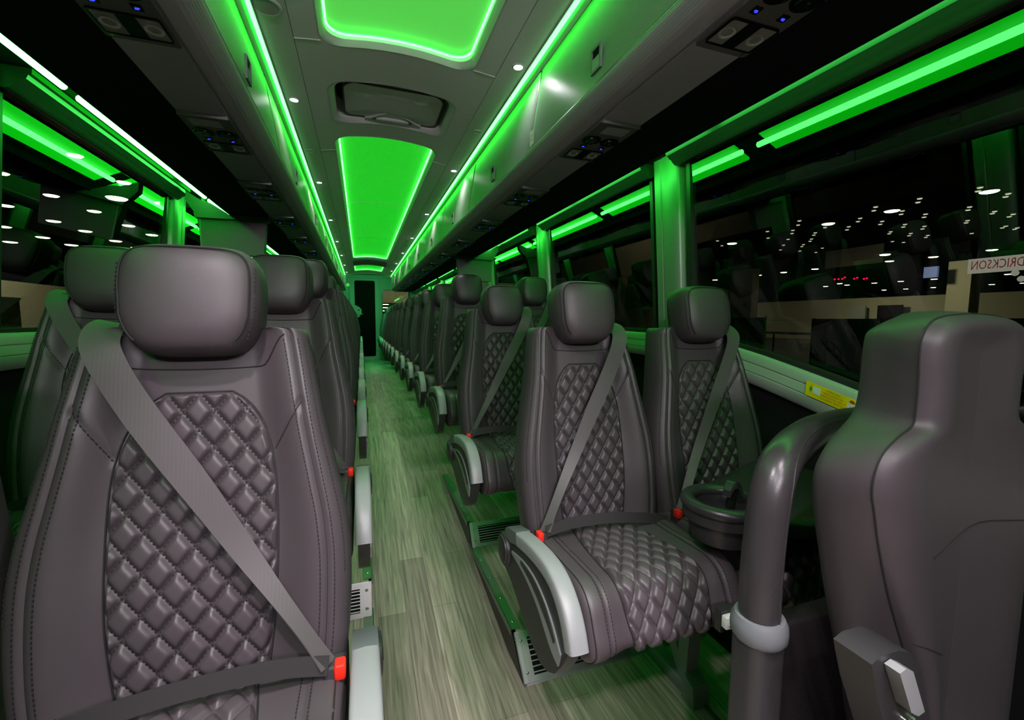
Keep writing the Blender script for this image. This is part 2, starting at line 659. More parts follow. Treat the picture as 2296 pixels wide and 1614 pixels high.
def make_back_quilt():
    mb = MB()
    rows = []
    nv, na = 250, 130
    for i in range(nv + 1):
        v = .84 * i / nv
        p = spline(PW, v)
        row = []
        for k in range(na + 1):
            a = -1 + 2 * k / na
            x = a * p
            edge = min(1, max(0, 1 - abs(a)) * p / .007) * min(1, max(0, .84 - v) * .62 / .007) 
            off = -.004 + edge ** .6 * (.007 + .0095 * quilt(x, v * .64))
            row.append(back_pt(x, v, off))
        rows.append(row)
    return mb.grid(rows)


def make_back_stitching():
    mb = MB()
    for sg in (-1, 1):
        for o in (-.011, .011):
            dashes(mb, [back_pt(sg * (.84 * spline(BW, v) + o), v, .0006) for v in np.linspace(.02, .99, 60)])
        dashes(mb, [back_pt(sg * .955 * spline(BW, v), v, .0005) for v in np.linspace(.3, .99, 50)])
    # stitched quilt lines
    for fam in (1, -1):
        for n in range(-14, 24):
            seg = []
            for v in np.linspace(.0, .835, 140):
                x = fam * (n - v * .64 / .067) * .046 if fam == 1 else (v * .64 / .067 + n) * .046 - .0
                p = spline(PW, v)
                if abs(x) < p - .006:
                    seg.append(back_pt(x, v, .0036))
                elif len(seg) > 3:
                    dashes(mb, seg, .004, .0035, .0013, .001)
                    seg = []
                else:
                    seg = []
            if len(seg) > 3:
                dashes(mb, seg, .004, .0035, .0013, .001)
    # cord round the quilted field
    mb.mat(1)
    path = [back_pt(spline(PW, v) + .001, v, .001) for v in np.linspace(0, .84, 50)] + \
           [back_pt(-spline(PW, v) - .001, v, .001) for v in np.linspace(.84, 0, 50)]
    mb.tube(path, .0016, 5)
    # neckline seam below the headrest
    path = []
    for t in np.linspace(-1, 1, 41):
        x = .128 * t
        v = .905 + .085 * ss(.72, 1.0, abs(t)) + .012 * t * t
        path.append(back_pt(x, v, .0006))
    mb.tube(path, .0014, 5)
    for sg in (-1, 1):
        path = [back_pt(sg * .84 * spline(BW, v), v, -.0008) for v in np.linspace(.0, 1.0, 60)]
        mb.tube(path, .0016, 5)
        path = []
        for k in np.linspace(0, 1, 16):
            v = .665 + (.80 - .665) * k
            x = .112 + (.84 * spline(BW, .80) - .112) * k
            path.append(back_pt(sg * x, v, .0002))
        mb.tube(path, .0015, 5)
    return mb


HC = Vector((0, .125, 1.243))
HN = Vector((0, -.985, .17)).normalized()
HU = Vector((0, .17, .985)).normalized()


def head_pt(a, b, depth):
    """Front face of the headrest: a across, b up, both -1..1."""
    w = .099 * (1 - .16 * ss(.1, 1, -b)) * (1 - .02 * ss(.3, 1, b))
    h = .097
    return HC + Vector((a * w, 0, 0)) + HU * (b * h) + HN * depth


def make_headrest():
    mb = MB()
    # squircle outline swept through the depth
    n = 72
    prof = [(.04, .0602), (.16, .0602), (.30, .060), (.43, .0598), (.55, .0595), (.74, .057), (.86, .052), (.94, .043), (.985, .030), (1.0, .012), (1.0, -.020), (.975, -.042), (.90, -.056), (.70, -.063), (.35, -.065)]
    rows = []
    for sc, dp in prof:
        row = []
        for k in range(n):
            th = 2 * math.pi * k / n
            c, s_ = math.cos(th), math.sin(th)
            e = .44
            a = math.copysign(abs(c) ** e, c) * sc
            b = math.copysign(abs(s_) ** e, s_) * sc
            row.append(head_pt(a, b, dp - .008 * b * b - .010 * a * a))
        rows.append(row)
    mb.grid(rows, True, flip=True)
    mb.add(rows[0], [tuple(range(n))])
    mb.add(rows[-1], [tuple(range(n))[::-1]])
    return mb


def make_head_stitching():
    mb = MB()
    mb.mat(1)
    path = []
    for th in np.linspace(-.25 * math.pi, 1.25 * math.pi, 60):
        c, s_ = math.cos(th), math.sin(th)
        a = math.copysign(abs(c) ** .37, c) * .87
        b = math.copysign(abs(s_) ** .37, s_) * .87
        path.append(head_pt(a, b, .0535 - .008 * b * b - .010 * a * a))
    mb.tube(path, .0016, 5)
    mb.mat(0)
    for sg in (-1, 1):
        p2 = [head_pt(sg * .935, b, .0455 - .008 * b * b - .010) for b in np.linspace(-.75, .6, 30)]
        dashes(mb, p2)
    return mb


def rounded_line(pts, radii, n=8):
    out = []
    for i, p in enumerate(pts):
        p = Vector((p[0], p[1]))
        r = radii[i]
        if r <= 0 or i in (0, len(pts) - 1):
            out.append(p)
            continue
        a = (Vector(pts[i - 1]) - p).normalized()
        b = (Vector(pts[i + 1]) - p).normalized()
        half = math.acos(max(-1, min(1, a.dot(b)))) / 2
        t = r / math.tan(half)
        s0, s1 = p + a * t, p + b * t
        for k in range(n + 1):
            u = k / n
            out.append(s0 * (1 - u) ** 2 + p * 2 * u * (1 - u) + s1 * u * u)
    return out


def resample(pts, n):
    L = [0]
    for a, b in zip(pts, pts[1:]):
        L.append(L[-1] + (b - a).length)
    xs = np.linspace(0, L[-1], n)
    return [Vector((float(np.interp(x, L, [p.x for p in pts])), float(np.interp(x, L, [p.y for p in pts])))) for x in xs], L[-1]


CPROF, CLEN = resample(rounded_line([(.075, .598), (-.30, .615), (-.352, .50), (-.31, .462), (.075, .462)], [0, .075, .03, .02, 0], 10), 120)
CW = .221


def cush_pt(x, s, off=0.0):
    """s: 0..1 along the cushion's profile, from the back over the front edge to the underside."""
    f = s * (len(CPROF) - 1)
    i = min(len(CPROF) - 2, int(f))
    p = CPROF[i].lerp(CPROF[i + 1], f - i)
    d = (CPROF[min(i + 2, len(CPROF) - 1)] - CPROF[max(i - 1, 0)]).normalized()
    nrm = Vector((d.y, -d.x))
    if nrm.y < 0 and s < .3:
        nrm = -nrm
    t = abs(x) / CW
    o = off + .012 * ss(.5, .85, t) * (1 - ss(.55, .7, s))
    o -= .004 * math.exp(-((abs(x) - .165) / .0045) ** 2) * (1 - ss(.6, .66, s))
    if abs(x) > .118:
        o -= .0035 * math.exp(-((s * CLEN - .20) / .004) ** 2)
    if t > .88:
        q = min(1, (t - .88) / .12)
        o -= .030 * (1 - math.sqrt(max(0, 1 - q * q)))
    p = p + nrm * o
    return Vector((x, p.x, p.y))


def make_cushion():
    mb = MB()
    rows = []
    for i in range(96):
        s = i / 95
        row = []
        for k in range(91):
            t = -math.cos(math.pi * k / 90) * .35 + (-1 + 2 * k / 90) * .65
            row.append(cush_pt(t * CW, s))
        rows.append(row)
    mb.grid(rows, flip=True)
    for c in (0, 90):
        mb.add([r[c] for r in rows], [tuple(range(96)) if c else tuple(range(96))[::-1]])
    return mb


CQ = [(0.0, .072), (.10, .092), (.25, .112), (.38, .120), (.47, .115), (.55, .098), (.60, .075)]


def make_cushion_quilt():
    mb = MB()
    rows = []
    s0, s1 = .07, .60
    for i in range(201):
        s = s0 + (s1 - s0) * i / 200
        w = spline(CQ, s)
        row = []
        for k in range(115):
            a = -1 + 2 * k / 114
            x = a * w
            edge = min(1, max(0, 1 - abs(a)) * w / .007) * min(1, max(0, s1 - s) * CLEN / .007)
            row.append(cush_pt(x, s, -.004 + edge ** .6 * (.006 + .0095 * quilt(x, s * CLEN))))
        rows.append(row)
    return mb.grid(rows, flip=True)


def make_cushion_stitching():
    mb = MB()
    for sg in (-1, 1):
        for o in (-.008, .008):
            dashes(mb, [cush_pt(sg * (.165 + o), s, .0006) for s in np.linspace(.02, .56, 60)], nrm=(0, -.3, .95))
    mb.mat(1)
    for sg in (-1, 1):
        mb.tube([cush_pt(sg * .165, s, -.002) for s in np.linspace(.0, .60, 60)], .0015, 5)
        mb.tube([cush_pt(sg * (spline(CQ, s) + .001), s, .0008) for s in np.linspace(.07, .60, 50)], .0016, 5)
        mb.tube([cush_pt(sg * x, .20 / CLEN, -.0018) for x in np.linspace(.12, .212, 16)], .0014, 5)
        mb.tube([cush_pt(sg * .206, s, .0006) for s in np.linspace(.02, .60, 60)], .0014, 5)
    return mb


def make_belt():
    """Shoulder strap from the window-side shoulder to the aisle-side buckle (right-hand seats)."""
    mb = MB()
    pts = [(.122, .20, 1.20), (.122, .155, 1.203), (.120, .110, 1.186), (.107, .080, 1.15), (.063, .062, 1.06), (-.02, .034, .92), (-.10, .006, .78), (-.165, -.030, .68), (-.196, -.052, .635)]
    path = smooth_path(pts, 7)
    n = len(path)
    across, ws = [], []
    for i in range(n):
        t = i / (n - 1)
        tw = ss(.62, .98, t) * 1.1
        across.append(Vector((math.cos(tw), -math.sin(tw) * .9, .25)).normalized())
        ws.append(.047 * (1 - .42 * ss(.55, .82, t) + .25 * ss(.85, 1, t)))
    mb.ribbon(path, across, ws, .0022)
    return mb


def make_lap_belt():
    mb = MB()
    pts = [(-.196, -.060, .640), (-.12, -.052, .648), (0, -.050, .645), (.12, -.056, .632), (.205, -.058, .610)]
    mb.ribbon(smooth_path(pts, 6), Vector((0, .25, .97)), .030, .0030)
    return mb


def make_buckle():
    mb = MB()
    mb.mat(0).box(-.219, -.188, -.062, -.022, .555, .634, .006)
    mb.mat(1).box(-.221, -.204, -.066, -.040, .612, .638, .004)
    return mb


# armrest outline in (y, z)
ARM_TOP = [(.055, .606), (-.02, .628), (-.095, .642), (-.17, .650), (-.235, .648), (-.285, .632), (-.325, .602), (-.352, .565), (-.368, .528)]
ARM_X0, ARM_X1 = -.272, -.232


def make_arm_plate():
    mb = MB()
    top = [(y + .004, z - .022) for y, z in ARM_TOP[:-1]]
    bottom = [(-.335, .50), (-.312, .462), (-.275, .415), (-.235, .388), (-.19, .376), (-.13, .385), (-.05, .420), (.03, .455), (.085, .468), (.128, .49), (.138, .525), (.122, .56), (.09, .588)]
    poly = top + bottom
    mb.prism(poly, 'x', ARM_X0 + .006, ARM_X1 - .002)
    return mb


def make_arm_cap():
    mb = MB()
    tops = smooth_path([(0, y, z) for y, z in ARM_TOP[1:]], 5)
    rows = []
    for i, p in enumerate(tops):
        d = (tops[min(i + 1, len(tops) - 1)] - tops[max(i - 1, 0)]).normalized()
        nrm = Vector((0, d.z, -d.y))
        th = .034
        x0, x1 = ARM_X0, ARM_X1 + .004
        row = []
        for xx, q in ((x0, -th), (x0, -.006), (x0 + .003, -.0015), (x0 + .008, 0), ((x0 + x1) / 2, .0015), (x1 - .008, 0), (x1 - .003, -.0015), (x1, -.006), (x1, -th)):
            row.append(p + nrm * q + Vector((xx, 0, 0)))
        rows.append(row)
    mb.grid(rows, True)
    k = len(rows[0])
    mb.add(rows[0], [tuple(range(k))])
    mb.add(rows[-1], [tuple(range(k))[::-1]])
    return mb


def make_arm_endcap():
    mb = MB()
    mb.prism([(.09, .575), (.062, .608), (-.02, .629), (-.028, .596), (.03, .575)], 'x', ARM_X0 + .001, ARM_X1 + .003)
    return mb


def make_arm_inlay():
    mb = MB()
    up = smooth_path([(0, .02, .555), (0, -.08, .575), (0, -.17, .572), (0, -.25, .540), (0, -.31, .488)], 6)
    lo = smooth_path([(0, .02, .548), (0, -.08, .540), (0, -.17, .515), (0, -.25, .468), (0, -.298, .452)], 6)
    mb.prism([(p.y, p.z) for p in up] + [(p.y, p.z) for p in reversed(lo)], 'x', ARM_X0 + .002, ARM_X0 + .008)
    return mb


def make_arm_slot():
    mb = MB()
    up = smooth_path([(0, -.06, .570), (0, -.15, .572), (0, -.23, .548), (0, -.285, .505)], 6)
    lo = smooth_path([(0, -.06, .562), (0, -.15, .548), (0, -.23, .518), (0, -.278, .492)], 6)
    mb.prism([(p.y, p.z) for p in up] + [(p.y, p.z) for p in reversed(lo)], 'x', ARM_X0, ARM_X0 + .006)
    return mb


def make_pivot():
    mb = MB()
    c = (ARM_X0 + .004, .088, .527)
    mb.lathe(c, [(0, -.012), (.030, -.012), (.040, -.010), (.0415, -.006), (.0475, -.006), (.049, -.002), (.049, .02)], 28, 'x')
    mb.v = [(x, y, z) for x, y, z in mb.v]
    mb.box(c[0] - .0135, c[0] - .011, .070, .106, .5255, .5285)
    return mb


def make_base():
    """Frame below the cushion with its rear upright."""
    mb = MB()
    mb.box(-.205, .205, -.24, .10, .425, .462, .01)
    mb.box(-.21, .21, .06, .115, .44, .60, .012)
    return mb


def make_leg(x=.14, bottom=0.0):
    mb = MB()
    mb.prism([(.03, .43), (.085, .43), (.10, bottom + .10), (.055, bottom + .09)], 'x', x - .026, x + .026)
    mb.prism([(.05, bottom + .05), (.09, bottom + .035), (.25, bottom + .27), (.22, bottom + .31)], 'x', x - .018, x + .018)
    mb.box(x - .027, x + .027, .03, .27, bottom, bottom + .05, .004)
    return mb


def make_leg_cap(x=.14, bottom=0.0):
    mb = MB()
    mb.prism([(.0, bottom), (.012, bottom + .075), (.065, bottom + .10), (.065, bottom)], 'x', x - .034, x + .034)
    return mb


SEAT_MESH = {}


def seat(side, aisle, loc, label, group, drop=0.0):
    """side +1: right of the aisle in the photograph, -1: left (mirrored)."""
    key = (side, aisle)
    root = thing('bus_seat', label, 'seat', loc, group)
    spec = [('seat_cushion', make_cushion, [M['leather']]), ('backrest', make_backrest, [M['leather']]), ('headrest', make_headrest, [M['leather']]),
            ('shoulder_belt', make_belt, [M['belt']]), ('lap_belt', make_lap_belt, [M['shadedbelt']]), ('buckle', make_buckle, [M['darkplastic'], M['red']]),
            ('seat_frame', make_base, [M['darkplastic']])]
    sub = {'seat_cushion': [('quilted_insert', make_cushion_quilt, [M['leather']]), ('stitching', make_cushion_stitching, [M['thread'], M['seam']])],
           'backrest': [('quilted_insert', make_back_quilt, [M['leather']]), ('stitching', make_back_stitching, [M['thread'], M['seam']])],
           'headrest': [('stitching', make_head_stitching, [M['thread'], M['seam']])],
           'armrest': [('armrest_cap', make_arm_cap, [M['silver']]), ('end_cap', make_arm_endcap, [M['greyplastic']]), ('inlay', make_arm_inlay, [M['silver']]),
                       ('grip_slot', make_arm_slot, [M['darkplastic']]), ('pivot_cover', make_pivot, [M['darkplastic']])]}
    if aisle:
        spec.append(('armrest', make_arm_plate, [M['darkplastic']]))
    def obj(name, fn, mats, parent):
        k = (name, fn.__name__, side)
        if k not in SEAT_MESH:
            mb = fn()
            if side < 0:
                mb.mirror()
            o = mb.build(name, mats, parent)
            SEAT_MESH[k] = o.data
            return o
        o = bpy.data.objects.new(name, SEAT_MESH[k])
        COL.objects.link(o)
        o.parent = parent
        return o
    for name, fn, mats in spec:
        o = obj(name, fn, mats, root)
        if name == 'headrest':
            o.location.z = -drop
        if name == 'buckle':
            o['label'] = 'black buckle with a red release button'
        for n2, f2, m2 in sub.get(name, []):
            obj(n2, f2, m2, o)
    return root


ORD = ['front', 'second', 'third', 'fourth', 'fifth', 'sixth', 'seventh', 'eighth', 'ninth', 'tenth', 'eleventh', 'twelfth', 'thirteenth', 'fourteenth']
PITCH_Y = 0.8
NROWS = 14
R_HINGE = [1.12 + PITCH_Y * i for i in range(NROWS)]
L_HINGE = [.800] + [.752 + PITCH_Y * i for i in range(1, NROWS)]
R_PLAT = [.235, .312] + [.412] * (NROWS - 2)
L_PLAT = [.237, .326] + [.415] * (NROWS - 2)
RX = (.503, .966)
LX = (-.418, -.884)
for i in range(NROWS):
    for j in (0, 1):
        where = 'aisle' if j == 0 else 'window'
        extra = {0: ' with a diamond-quilted back', 1: ' with a diamond-quilted back'}.get(i, '')
        lab = f'black leather {where} seat{extra}, {ORD[i]} row right of the aisle'
        seat(1, j == 0, (RX[j] - (.012 if i == 1 else 0), R_HINGE[i], R_PLAT[i]), lab, f'{where} seats right of the aisle', .03 if (i == 1 and j == 0) else 0)
        lab = f'black leather {where} seat{extra}, {ORD[i]} row left of the aisle'
        left_seat = seat(-1, j == 0, (LX[j] - (.022, .078)[j] * (i == 0), L_HINGE[i], L_PLAT[i]), lab, f'{where} seats left of the aisle')
        if i == 0:
            left_seat.scale.x = 1.09          # the front pair on the left is a little wider

# legs of the front row on the right stand on the lower floor
for o in [o for o in COL.objects if o.name.startswith('bus_seat')]:
    if o['label'].startswith('black leather window seat') and 'front row right' in o['label']:
        lg = make_leg(-.03, .105 - R_PLAT[0]).build('leg', M['legpaint'], o)
        make_leg_cap(-.03, .105 - R_PLAT[0]).build('foot_cap', M['legpaint'], lg)

# ------------------------------------------------------------------ floor and platforms
Y0, YR = -1.3, 12.0
AX0, AX1 = -.145, .377                 # aisle edges


def aisle_z(y):
    return interp([(-9, .105), (1.6, .105), (3.75, .412), (20, .412)], y)


mb = MB()
ys = [Y0, 1.6] + [1.6 + (3.75 - 1.6) * k / 10 for k in range(1, 11)] + [YR]
mb.grid([[(AX0, y, aisle_z(y)), (AX1, y, aisle_z(y))] for y in ys], flip=True)
mb.grid([[(AX1, y, aisle_z(y)), (1.24, y, aisle_z(y))] for y in [Y0, 1.6, 2.2]], flip=True)
mb.grid([[(-1.24, y, aisle_z(y)), (AX0, y, aisle_z(y))] for y in [Y0, 1.25]], flip=True)
mb.grid([[(AX1, y, aisle_z(y)), (1.24, y, aisle_z(y))] for y in [3.1, 3.4, 3.75, YR]], flip=True)
mb.grid([[(-1.24, y, aisle_z(y)), (AX0, y, aisle_z(y))] for y in [2.66, 3.0, 3.4, 3.75, YR]], flip=True)
mb.box(-1.24, 1.24, Y0, YR, -.05, .0)
struct(mb, 'floor', M['wood'])


def platform(name, x0, x1, y0, y1, z, rake, xin):
    """A raised seat platform with a raked front face; xin is the aisle side."""
    m = MB()
    m.prism([(y0, z), (y1, z), (y1, z - .012), (y0, z - .012)], 'x', x0, x1)
    struct(m, name, M['wood'])


def riser(name, x0, x1, yt, zt, yb, zb):
    m = MB()
    m.prism([(yt, zt), (yt + .012, zt - .012), (yb + .012, zb), (yb, zb)], 'x', x0, x1)
    return m


platform('platform_right_front', AX1, 1.22, 1.525, 2.29, .229, .1, 1)
platform('platform_right_rear', AX1, 1.22, 2.285, 3.10, .330, .1, 1)
platform('platform_left_front', -1.22, AX0, 1.10, 1.87, .229, .1, -1)
platform('platform_left_rear', -1.22, AX0, 1.865, 2.67, .345, .1, -1)
struct(riser('r', AX1, 1.22, 1.525, .229, 1.40, .105), 'riser_right_front', M['alu'])
struct(riser('r', AX1, 1.22, 2.285, .330, 2.20, .225), 'riser_right_rear', M['alu'])
struct(riser('r', -1.22, AX0, 1.10, .229, .99, .105), 'riser_left_front', M['alu'])
struct(riser('r', -1.22, AX0, 1.865, .345, 1.80, .225), 'riser_left_rear', M['alu'])
# aisle-side walls of the platforms
for nm, x, poly in (('right_front', AX1, [(1.40, .105), (1.525, .229), (2.29, .229), (2.29, .19), (1.6, .10)]),
                    ('right_rear', AX1, [(2.20, .225), (2.285, .330), (3.10, .330), (3.10, .29), (2.2, .17)]),
                    ('left_front', AX0, [(.99, .105), (1.10, .229), (1.87, .229), (1.87, .13), (1.6, .10), (1.0, .10)]),
                    ('left_rear', AX0, [(1.80, .225), (1.865, .345), (2.67, .345), (2.67, .24), (1.8, .13)])):
    m = MB()
    s_ = 1 if x > 0 else -1
    m.prism(poly, 'x', x, x + .012 * s_)
    struct(m, 'platform_side_' + nm, M['darkplastic'])


def edge_trim(x, s_, y0, y1, z, label):
    """Metal angle strip along a platform's aisle edge, with its screws."""
    t = thing('edge_trim', label, 'trim strip', (x, y0, z), 'metal strips along the platform edges')
    m = MB()
    L = y1 - y0
    m.box(-.004 if s_ > 0 else -.034, .034 if s_ > 0 else .004, 0, L, .0, .004)
    m.box(-.006 if s_ > 0 else .002, -.002 if s_ > 0 else .006, 0, L, -.022, .004)
    m.build('strip', M['metal'], t)
    n = 5
    for k in range(n):
        q = MB()
        q.lathe((.016 * s_, L * (.06 + .88 * k / (n - 1)), .004), [(0, .003), (.004, .0028), (.006, .0012), (.0065, 0)], 12)
        q.build('screw', M['screw'], t)
    return t


edge_trim(AX1, 1, 1.54, 2.27, .229, 'screwed metal strip along the lower platform edge right of the aisle')
edge_trim(AX1, 1, 2.30, 3.08, .330, 'screwed metal strip along the upper platform edge right of the aisle')
edge_trim(AX0, -1, 1.12, 1.85, .229, 'screwed metal strip along the lower platform edge left of the aisle')
edge_trim(AX0, -1, 1.88, 2.65, .345, 'screwed metal strip along the upper platform edge left of the aisle')


def rail_strip(x, y0, y1, side, label):
    m = MB()
    m.box(x - .010, x + .004, y0, y1, .105, .112)
    o = m.build('floor_joint_strip', M['metal'])
    tag(o, label, 'trim strip')


rail_strip(.955, -.4, 1.13, 1, 'narrow bright metal strip in the floor before the grey seat leg')


def vent(x0, x1, yt, zt, yb, zb, label):
    """Heater grille set in a raked riser."""
    t = thing('heater_grille', label, 'vent', (x0, yb, zb), 'heater grilles in the platform steps')
    d = Vector((0, yt - yb, zt - zb))
    H = d.length
    d.normalize()
    nrm = Vector((0, -d.z, d.y))
    W = x1 - x0
    def P(u, h, o):
        return Vector((u, 0, 0)) + d * h + nrm * o
    def slab(m, u0, u1, h0, h1, o0, o1):
        vs = [P(u, h, o) for u in (u0, u1) for h in (h0, h1) for o in (o0, o1)]
        m.add(vs, [(0, 1, 3, 2), (4, 6, 7, 5), (0, 4, 5, 1), (2, 3, 7, 6), (0, 2, 6, 4), (1, 5, 7, 3)])
    m = MB()
    e0, e1 = .045, .02
    slab(m, 0, e0, 0, H, .001, .005)
    slab(m, W - e0, W, 0, H, .001, .005)
    slab(m, e0, W - e0, 0, e1, .001, .005)
    slab(m, e0, W - e0, H - e1, H, .001, .005)
    m.build('frame', M['metal'], t)
    m = MB()
    slab(m, e0, W - e0, e1, H - e1, .0012, .002)
    m.build('backing', M['black'], t)
    ns = 7
    for k in range(ns):
        h = e1 + (H - 2 * e1) * (k + .5) / ns
        m = MB()
        slab(m, e0, W - e0, h - .0028, h + .0012, .002, .009)
        m.build('slat', M['metal'], t)
    for u in (.018, W - .018):
        for h in (.03, H - .03):
            m = MB()
            c = P(u, h, .005)
            m.lathe((c.x, c.y, c.z), [(0, -.004), (.005, -.003), (.007, 0)], 12, 'y')
            m.build('screw', M['screw'], t)
    m = MB()
    slab(m, 0, .014, 0, H + .004, .005, .0075)
    m.build('corner_guard', M['alu'], t)


vent(AX1 + .002, .84, 1.522, .226, 1.403, .112, 'metal heater grille in the front step right of the aisle')
vent(AX1 + .002, 1.0, 2.282, .328, 2.203, .228, 'metal heater grille in the second step right of the aisle')
vent(-.75, AX0 - .002, 1.862, .343, 1.803, .228, 'metal heater grille in the second step left of the aisle')

# green strips below the seats
for i in range(0, NROWS):
    z = R_PLAT[i] + .415
    m = MB()
    m.box(.34, .62, R_HINGE[i] - .02, R_HINGE[i], z, z + .006)
    tag(m.build('under_seat_light', M['foot']), f'green glowing strip below the {ORD[i]} row aisle seat right of the aisle', 'light', 'green strips below the seats')
    z = L_PLAT[i] + .415
    m = MB()
    m.box(-.54, -.26, L_HINGE[i] - .02, L_HINGE[i], z, z + .006)
    tag(m.build('under_seat_light', M['foot']), f'green glowing strip below the {ORD[i]} row aisle seat left of the aisle', 'light', 'green strips below the seats')

# ------------------------------------------------------------------ side walls, windows
SILL_Z = 1.40
RAIL_Z = 2.115


def wx(z):
    """Half width of the bus at a height (the windows lean inwards)."""
    return interp([(0, 1.235), (1.40, 1.212), (2.2, 1.147)], z)


def right_sill(y):
    return spline([(-1.3, .98), (.2, 1.085), (.60, 1.175), (.85, 1.245), (1.1, 1.308), (1.34, 1.357), (1.7, 1.388), (2.1, 1.398), (2.6, 1.40), (13, 1.40)], y)


for side, nm in ((1, 'right'), (-1, 'left')):
    sz = right_sill if side > 0 else (lambda y: SILL_Z)
    ysl = [Y0] + list(np.linspace(0, 2.6, 27)) + [4, 6, 8, 10, YR]
    m = MB()
    m.grid([[(side * (wx(z) + o), y, z) for o, z in ((.0, 0), (.0, sz(y) - .10), (.05, sz(y) - .10), (.05, 0))] for y in ysl], True)
    struct(m, 'wall_' + nm, M['wall'])
    m = MB()
    # sill moulding with two grooves
    rows = []
    for y in ysl:
        z = sz(y)
        prof = [(.06, z + .004), (.005, z + .002), (-.010, z - .004), (-.014, z - .012), (-.015, z - .034), (-.012, z - .0355), (-.012, z - .038), (-.016, z - .040), (-.020, z - .066), (-.017, z - .0675), (-.017, z - .070), (-.021, z - .072), (-.022, z - .100), (-.014, z - .112), (.06, z - .112)]
        rows.append([(side * (wx(z) + o), y, q) for o, q in prof])
    m.grid(rows, True)
    struct(m, 'trim_sill_' + nm, M['sill'])
    # roller blind cassette and rail above the windows
    prof = [(1.064, 2.182), (1.066, 2.166), (1.074, 2.163), (1.080, 2.151), (1.088, 2.149), (1.094, 2.141), (1.104, 2.138), (1.112, 2.129), (1.122, 2.121), (1.134, 2.118), (1.143, 2.122), (1.150, 2.132), (1.20, 2.14), (1.20, 2.185)]
    pil = [1.70, 3.15, 4.60, 6.05, 7.50, 8.95, 10.4]
    if side < 0:
        pil = [1.66, 3.11, 4.56, 6.01, 7.46, 8.91, 10.36]
    edges = [Y0] + [p for q in pil for p in (q - .085, q + .085)] + [11.6]
    names = ['front', 'second', 'third', 'fourth', 'fifth', 'sixth', 'seventh', 'last']
    for k in range(0, len(edges), 2):
        m = MB()
        m.prism(prof, 'y', edges[k] + .004, edges[k + 1] - .004)
        if side < 0:
            m.mirror()
        tag(m.build('blind_cassette', M['cassette']), f'ribbed blind cassette above the {names[k // 2]} {nm} window', 'window blind', 'blind cassettes above the windows')
        # window pane with gasket
        ya, yb = edges[k] + (.03 if k else 0), edges[k + 1] - .03
        t = thing(f'window_{k // 2 + 1 + (0 if side > 0 else 8)}', f'tinted pane, {names[k // 2]} window on the {nm}', 'window')
        t['kind'] = 'structure'
        m = MB()
        yy = list(np.linspace(ya, min(yb, 2.6), 16)) + ([yb] if yb > 2.6 else [])
        zl = min(sz(y) for y in yy)
        def px_(z):
            return wx(1.40) + .036 + (wx(2.14) - .024 - wx(1.40)) * (z - 1.40) / .74
        m.grid([[(side * (px_(z) + o), y, z) for o, z in ((0, zl), (0, 2.14), (.006, 2.14), (.006, zl))] for y in (ya, yb)], True)
        m.add([(side * (px_(z) + o), yb_, z) for yb_ in (ya, yb) for o, z in ((0, zl), (0, 2.14), (.006, 2.14), (.006, zl))], [(0, 1, 2, 3), (7, 6, 5, 4)])
        o_ = m.build('pane', M['glass'], t, outward=True)
        for y1, y2 in ((ya, ya + .022), (yb - .022, yb)):
            m = MB()
            m.grid([[(side * (wx(z) + o), y, z) for y, o in ((y1, .008), (y2, .008), (y2, .04), (y1, .04))] for z in (sz((y1 + y2) / 2) - .02, 2.15)], True)
            m.build('gasket', M['gasket'], t)
        m = MB()
        m.grid([[(side * (wx(sz(y)) + o), y, sz(y) + dz) for o, dz in ((.004, .0), (.004, .016), (.04, .016), (.04, .0))] for y in yy], True)
        m.build('gasket', M['gasket'], t)
    for k, p in enumerate(pil):
        m = MB()
        rows = []
        for z in (1.36, 1.6, 1.9, 2.125, 2.19):
            b = wx(z)
            prof2 = [(.06, -.085), (.0, -.085), (-.012, -.075), (-.018, -.05), (-.012, -.012), (-.012, .02), (-.006, .026), (-.012, .032), (-.012, .072), (0, .085), (.06, .085)]
            rows.append([(side * (b + o), p + y, z) for o, y in prof2])
        m.grid(rows, True, flip=side < 0)
        struct(m, f'trim_pillar_{nm}_{k + 1}', M['pillar'])
        if k < 3:
            for z in (1.62, 1.93):
                m = MB()
                m.lathe((side * (wx(z) - .012), p - .055, z), [(0, -.002 * side), (.007, -.002 * side), (.008, 0)], 12, 'x')
                tag(m.build('pillar_screw', M['darkplastic']), f'dark screw cap {"low" if z < 1.8 else "high"} on the {ORD[k]} {nm} window pillar', 'screw cap', 'dark screw caps on the window pillars')
    # roof side above the rail
    m = MB()
    m.prism([(1.060, 2.186), (1.25, 2.186), (1.25, 2.60), (.87, 2.60), (.87, 2.335), (1.060, 2.225)], 'y', Y0, YR)
    if side < 0:
        m.mirror()
    struct(m, 'trim_roof_' + nm, M['underside'])

# ------------------------------------------------------------------ window cove lights
for side, nm in ((1, 'right'), (-1, 'left')):
    off = 1.45 if side > 0 else 1.72
    for k in range(-1, 8):
        y0, y1 = off + 1.2127 * (k - 1) + .03, off + 1.2127 * k - .03
        t = thing('window_cove_light', f'green cove light above the {nm} windows, {"first" if k < 0 else ORD[k + 1] if k else "second"} along', 'light', (0, y0, 0), 'green cove lights above the windows')
        L = y1 - y0
        m = MB()
        m.prism([(.900, 2.088), (1.060, 2.213), (1.054, 2.221), (.894, 2.096)], 'y', .035, L - .035)
        if side < 0:
            m.mirror()
        m.build('diffuser', M['diffuser'], t)
        m = MB()
        m.tube([(.962 * side, .01, 2.118), (.962 * side, L - .01, 2.118)], .0110, 10)
        m.build('light_tube', M['covelamp'], t)

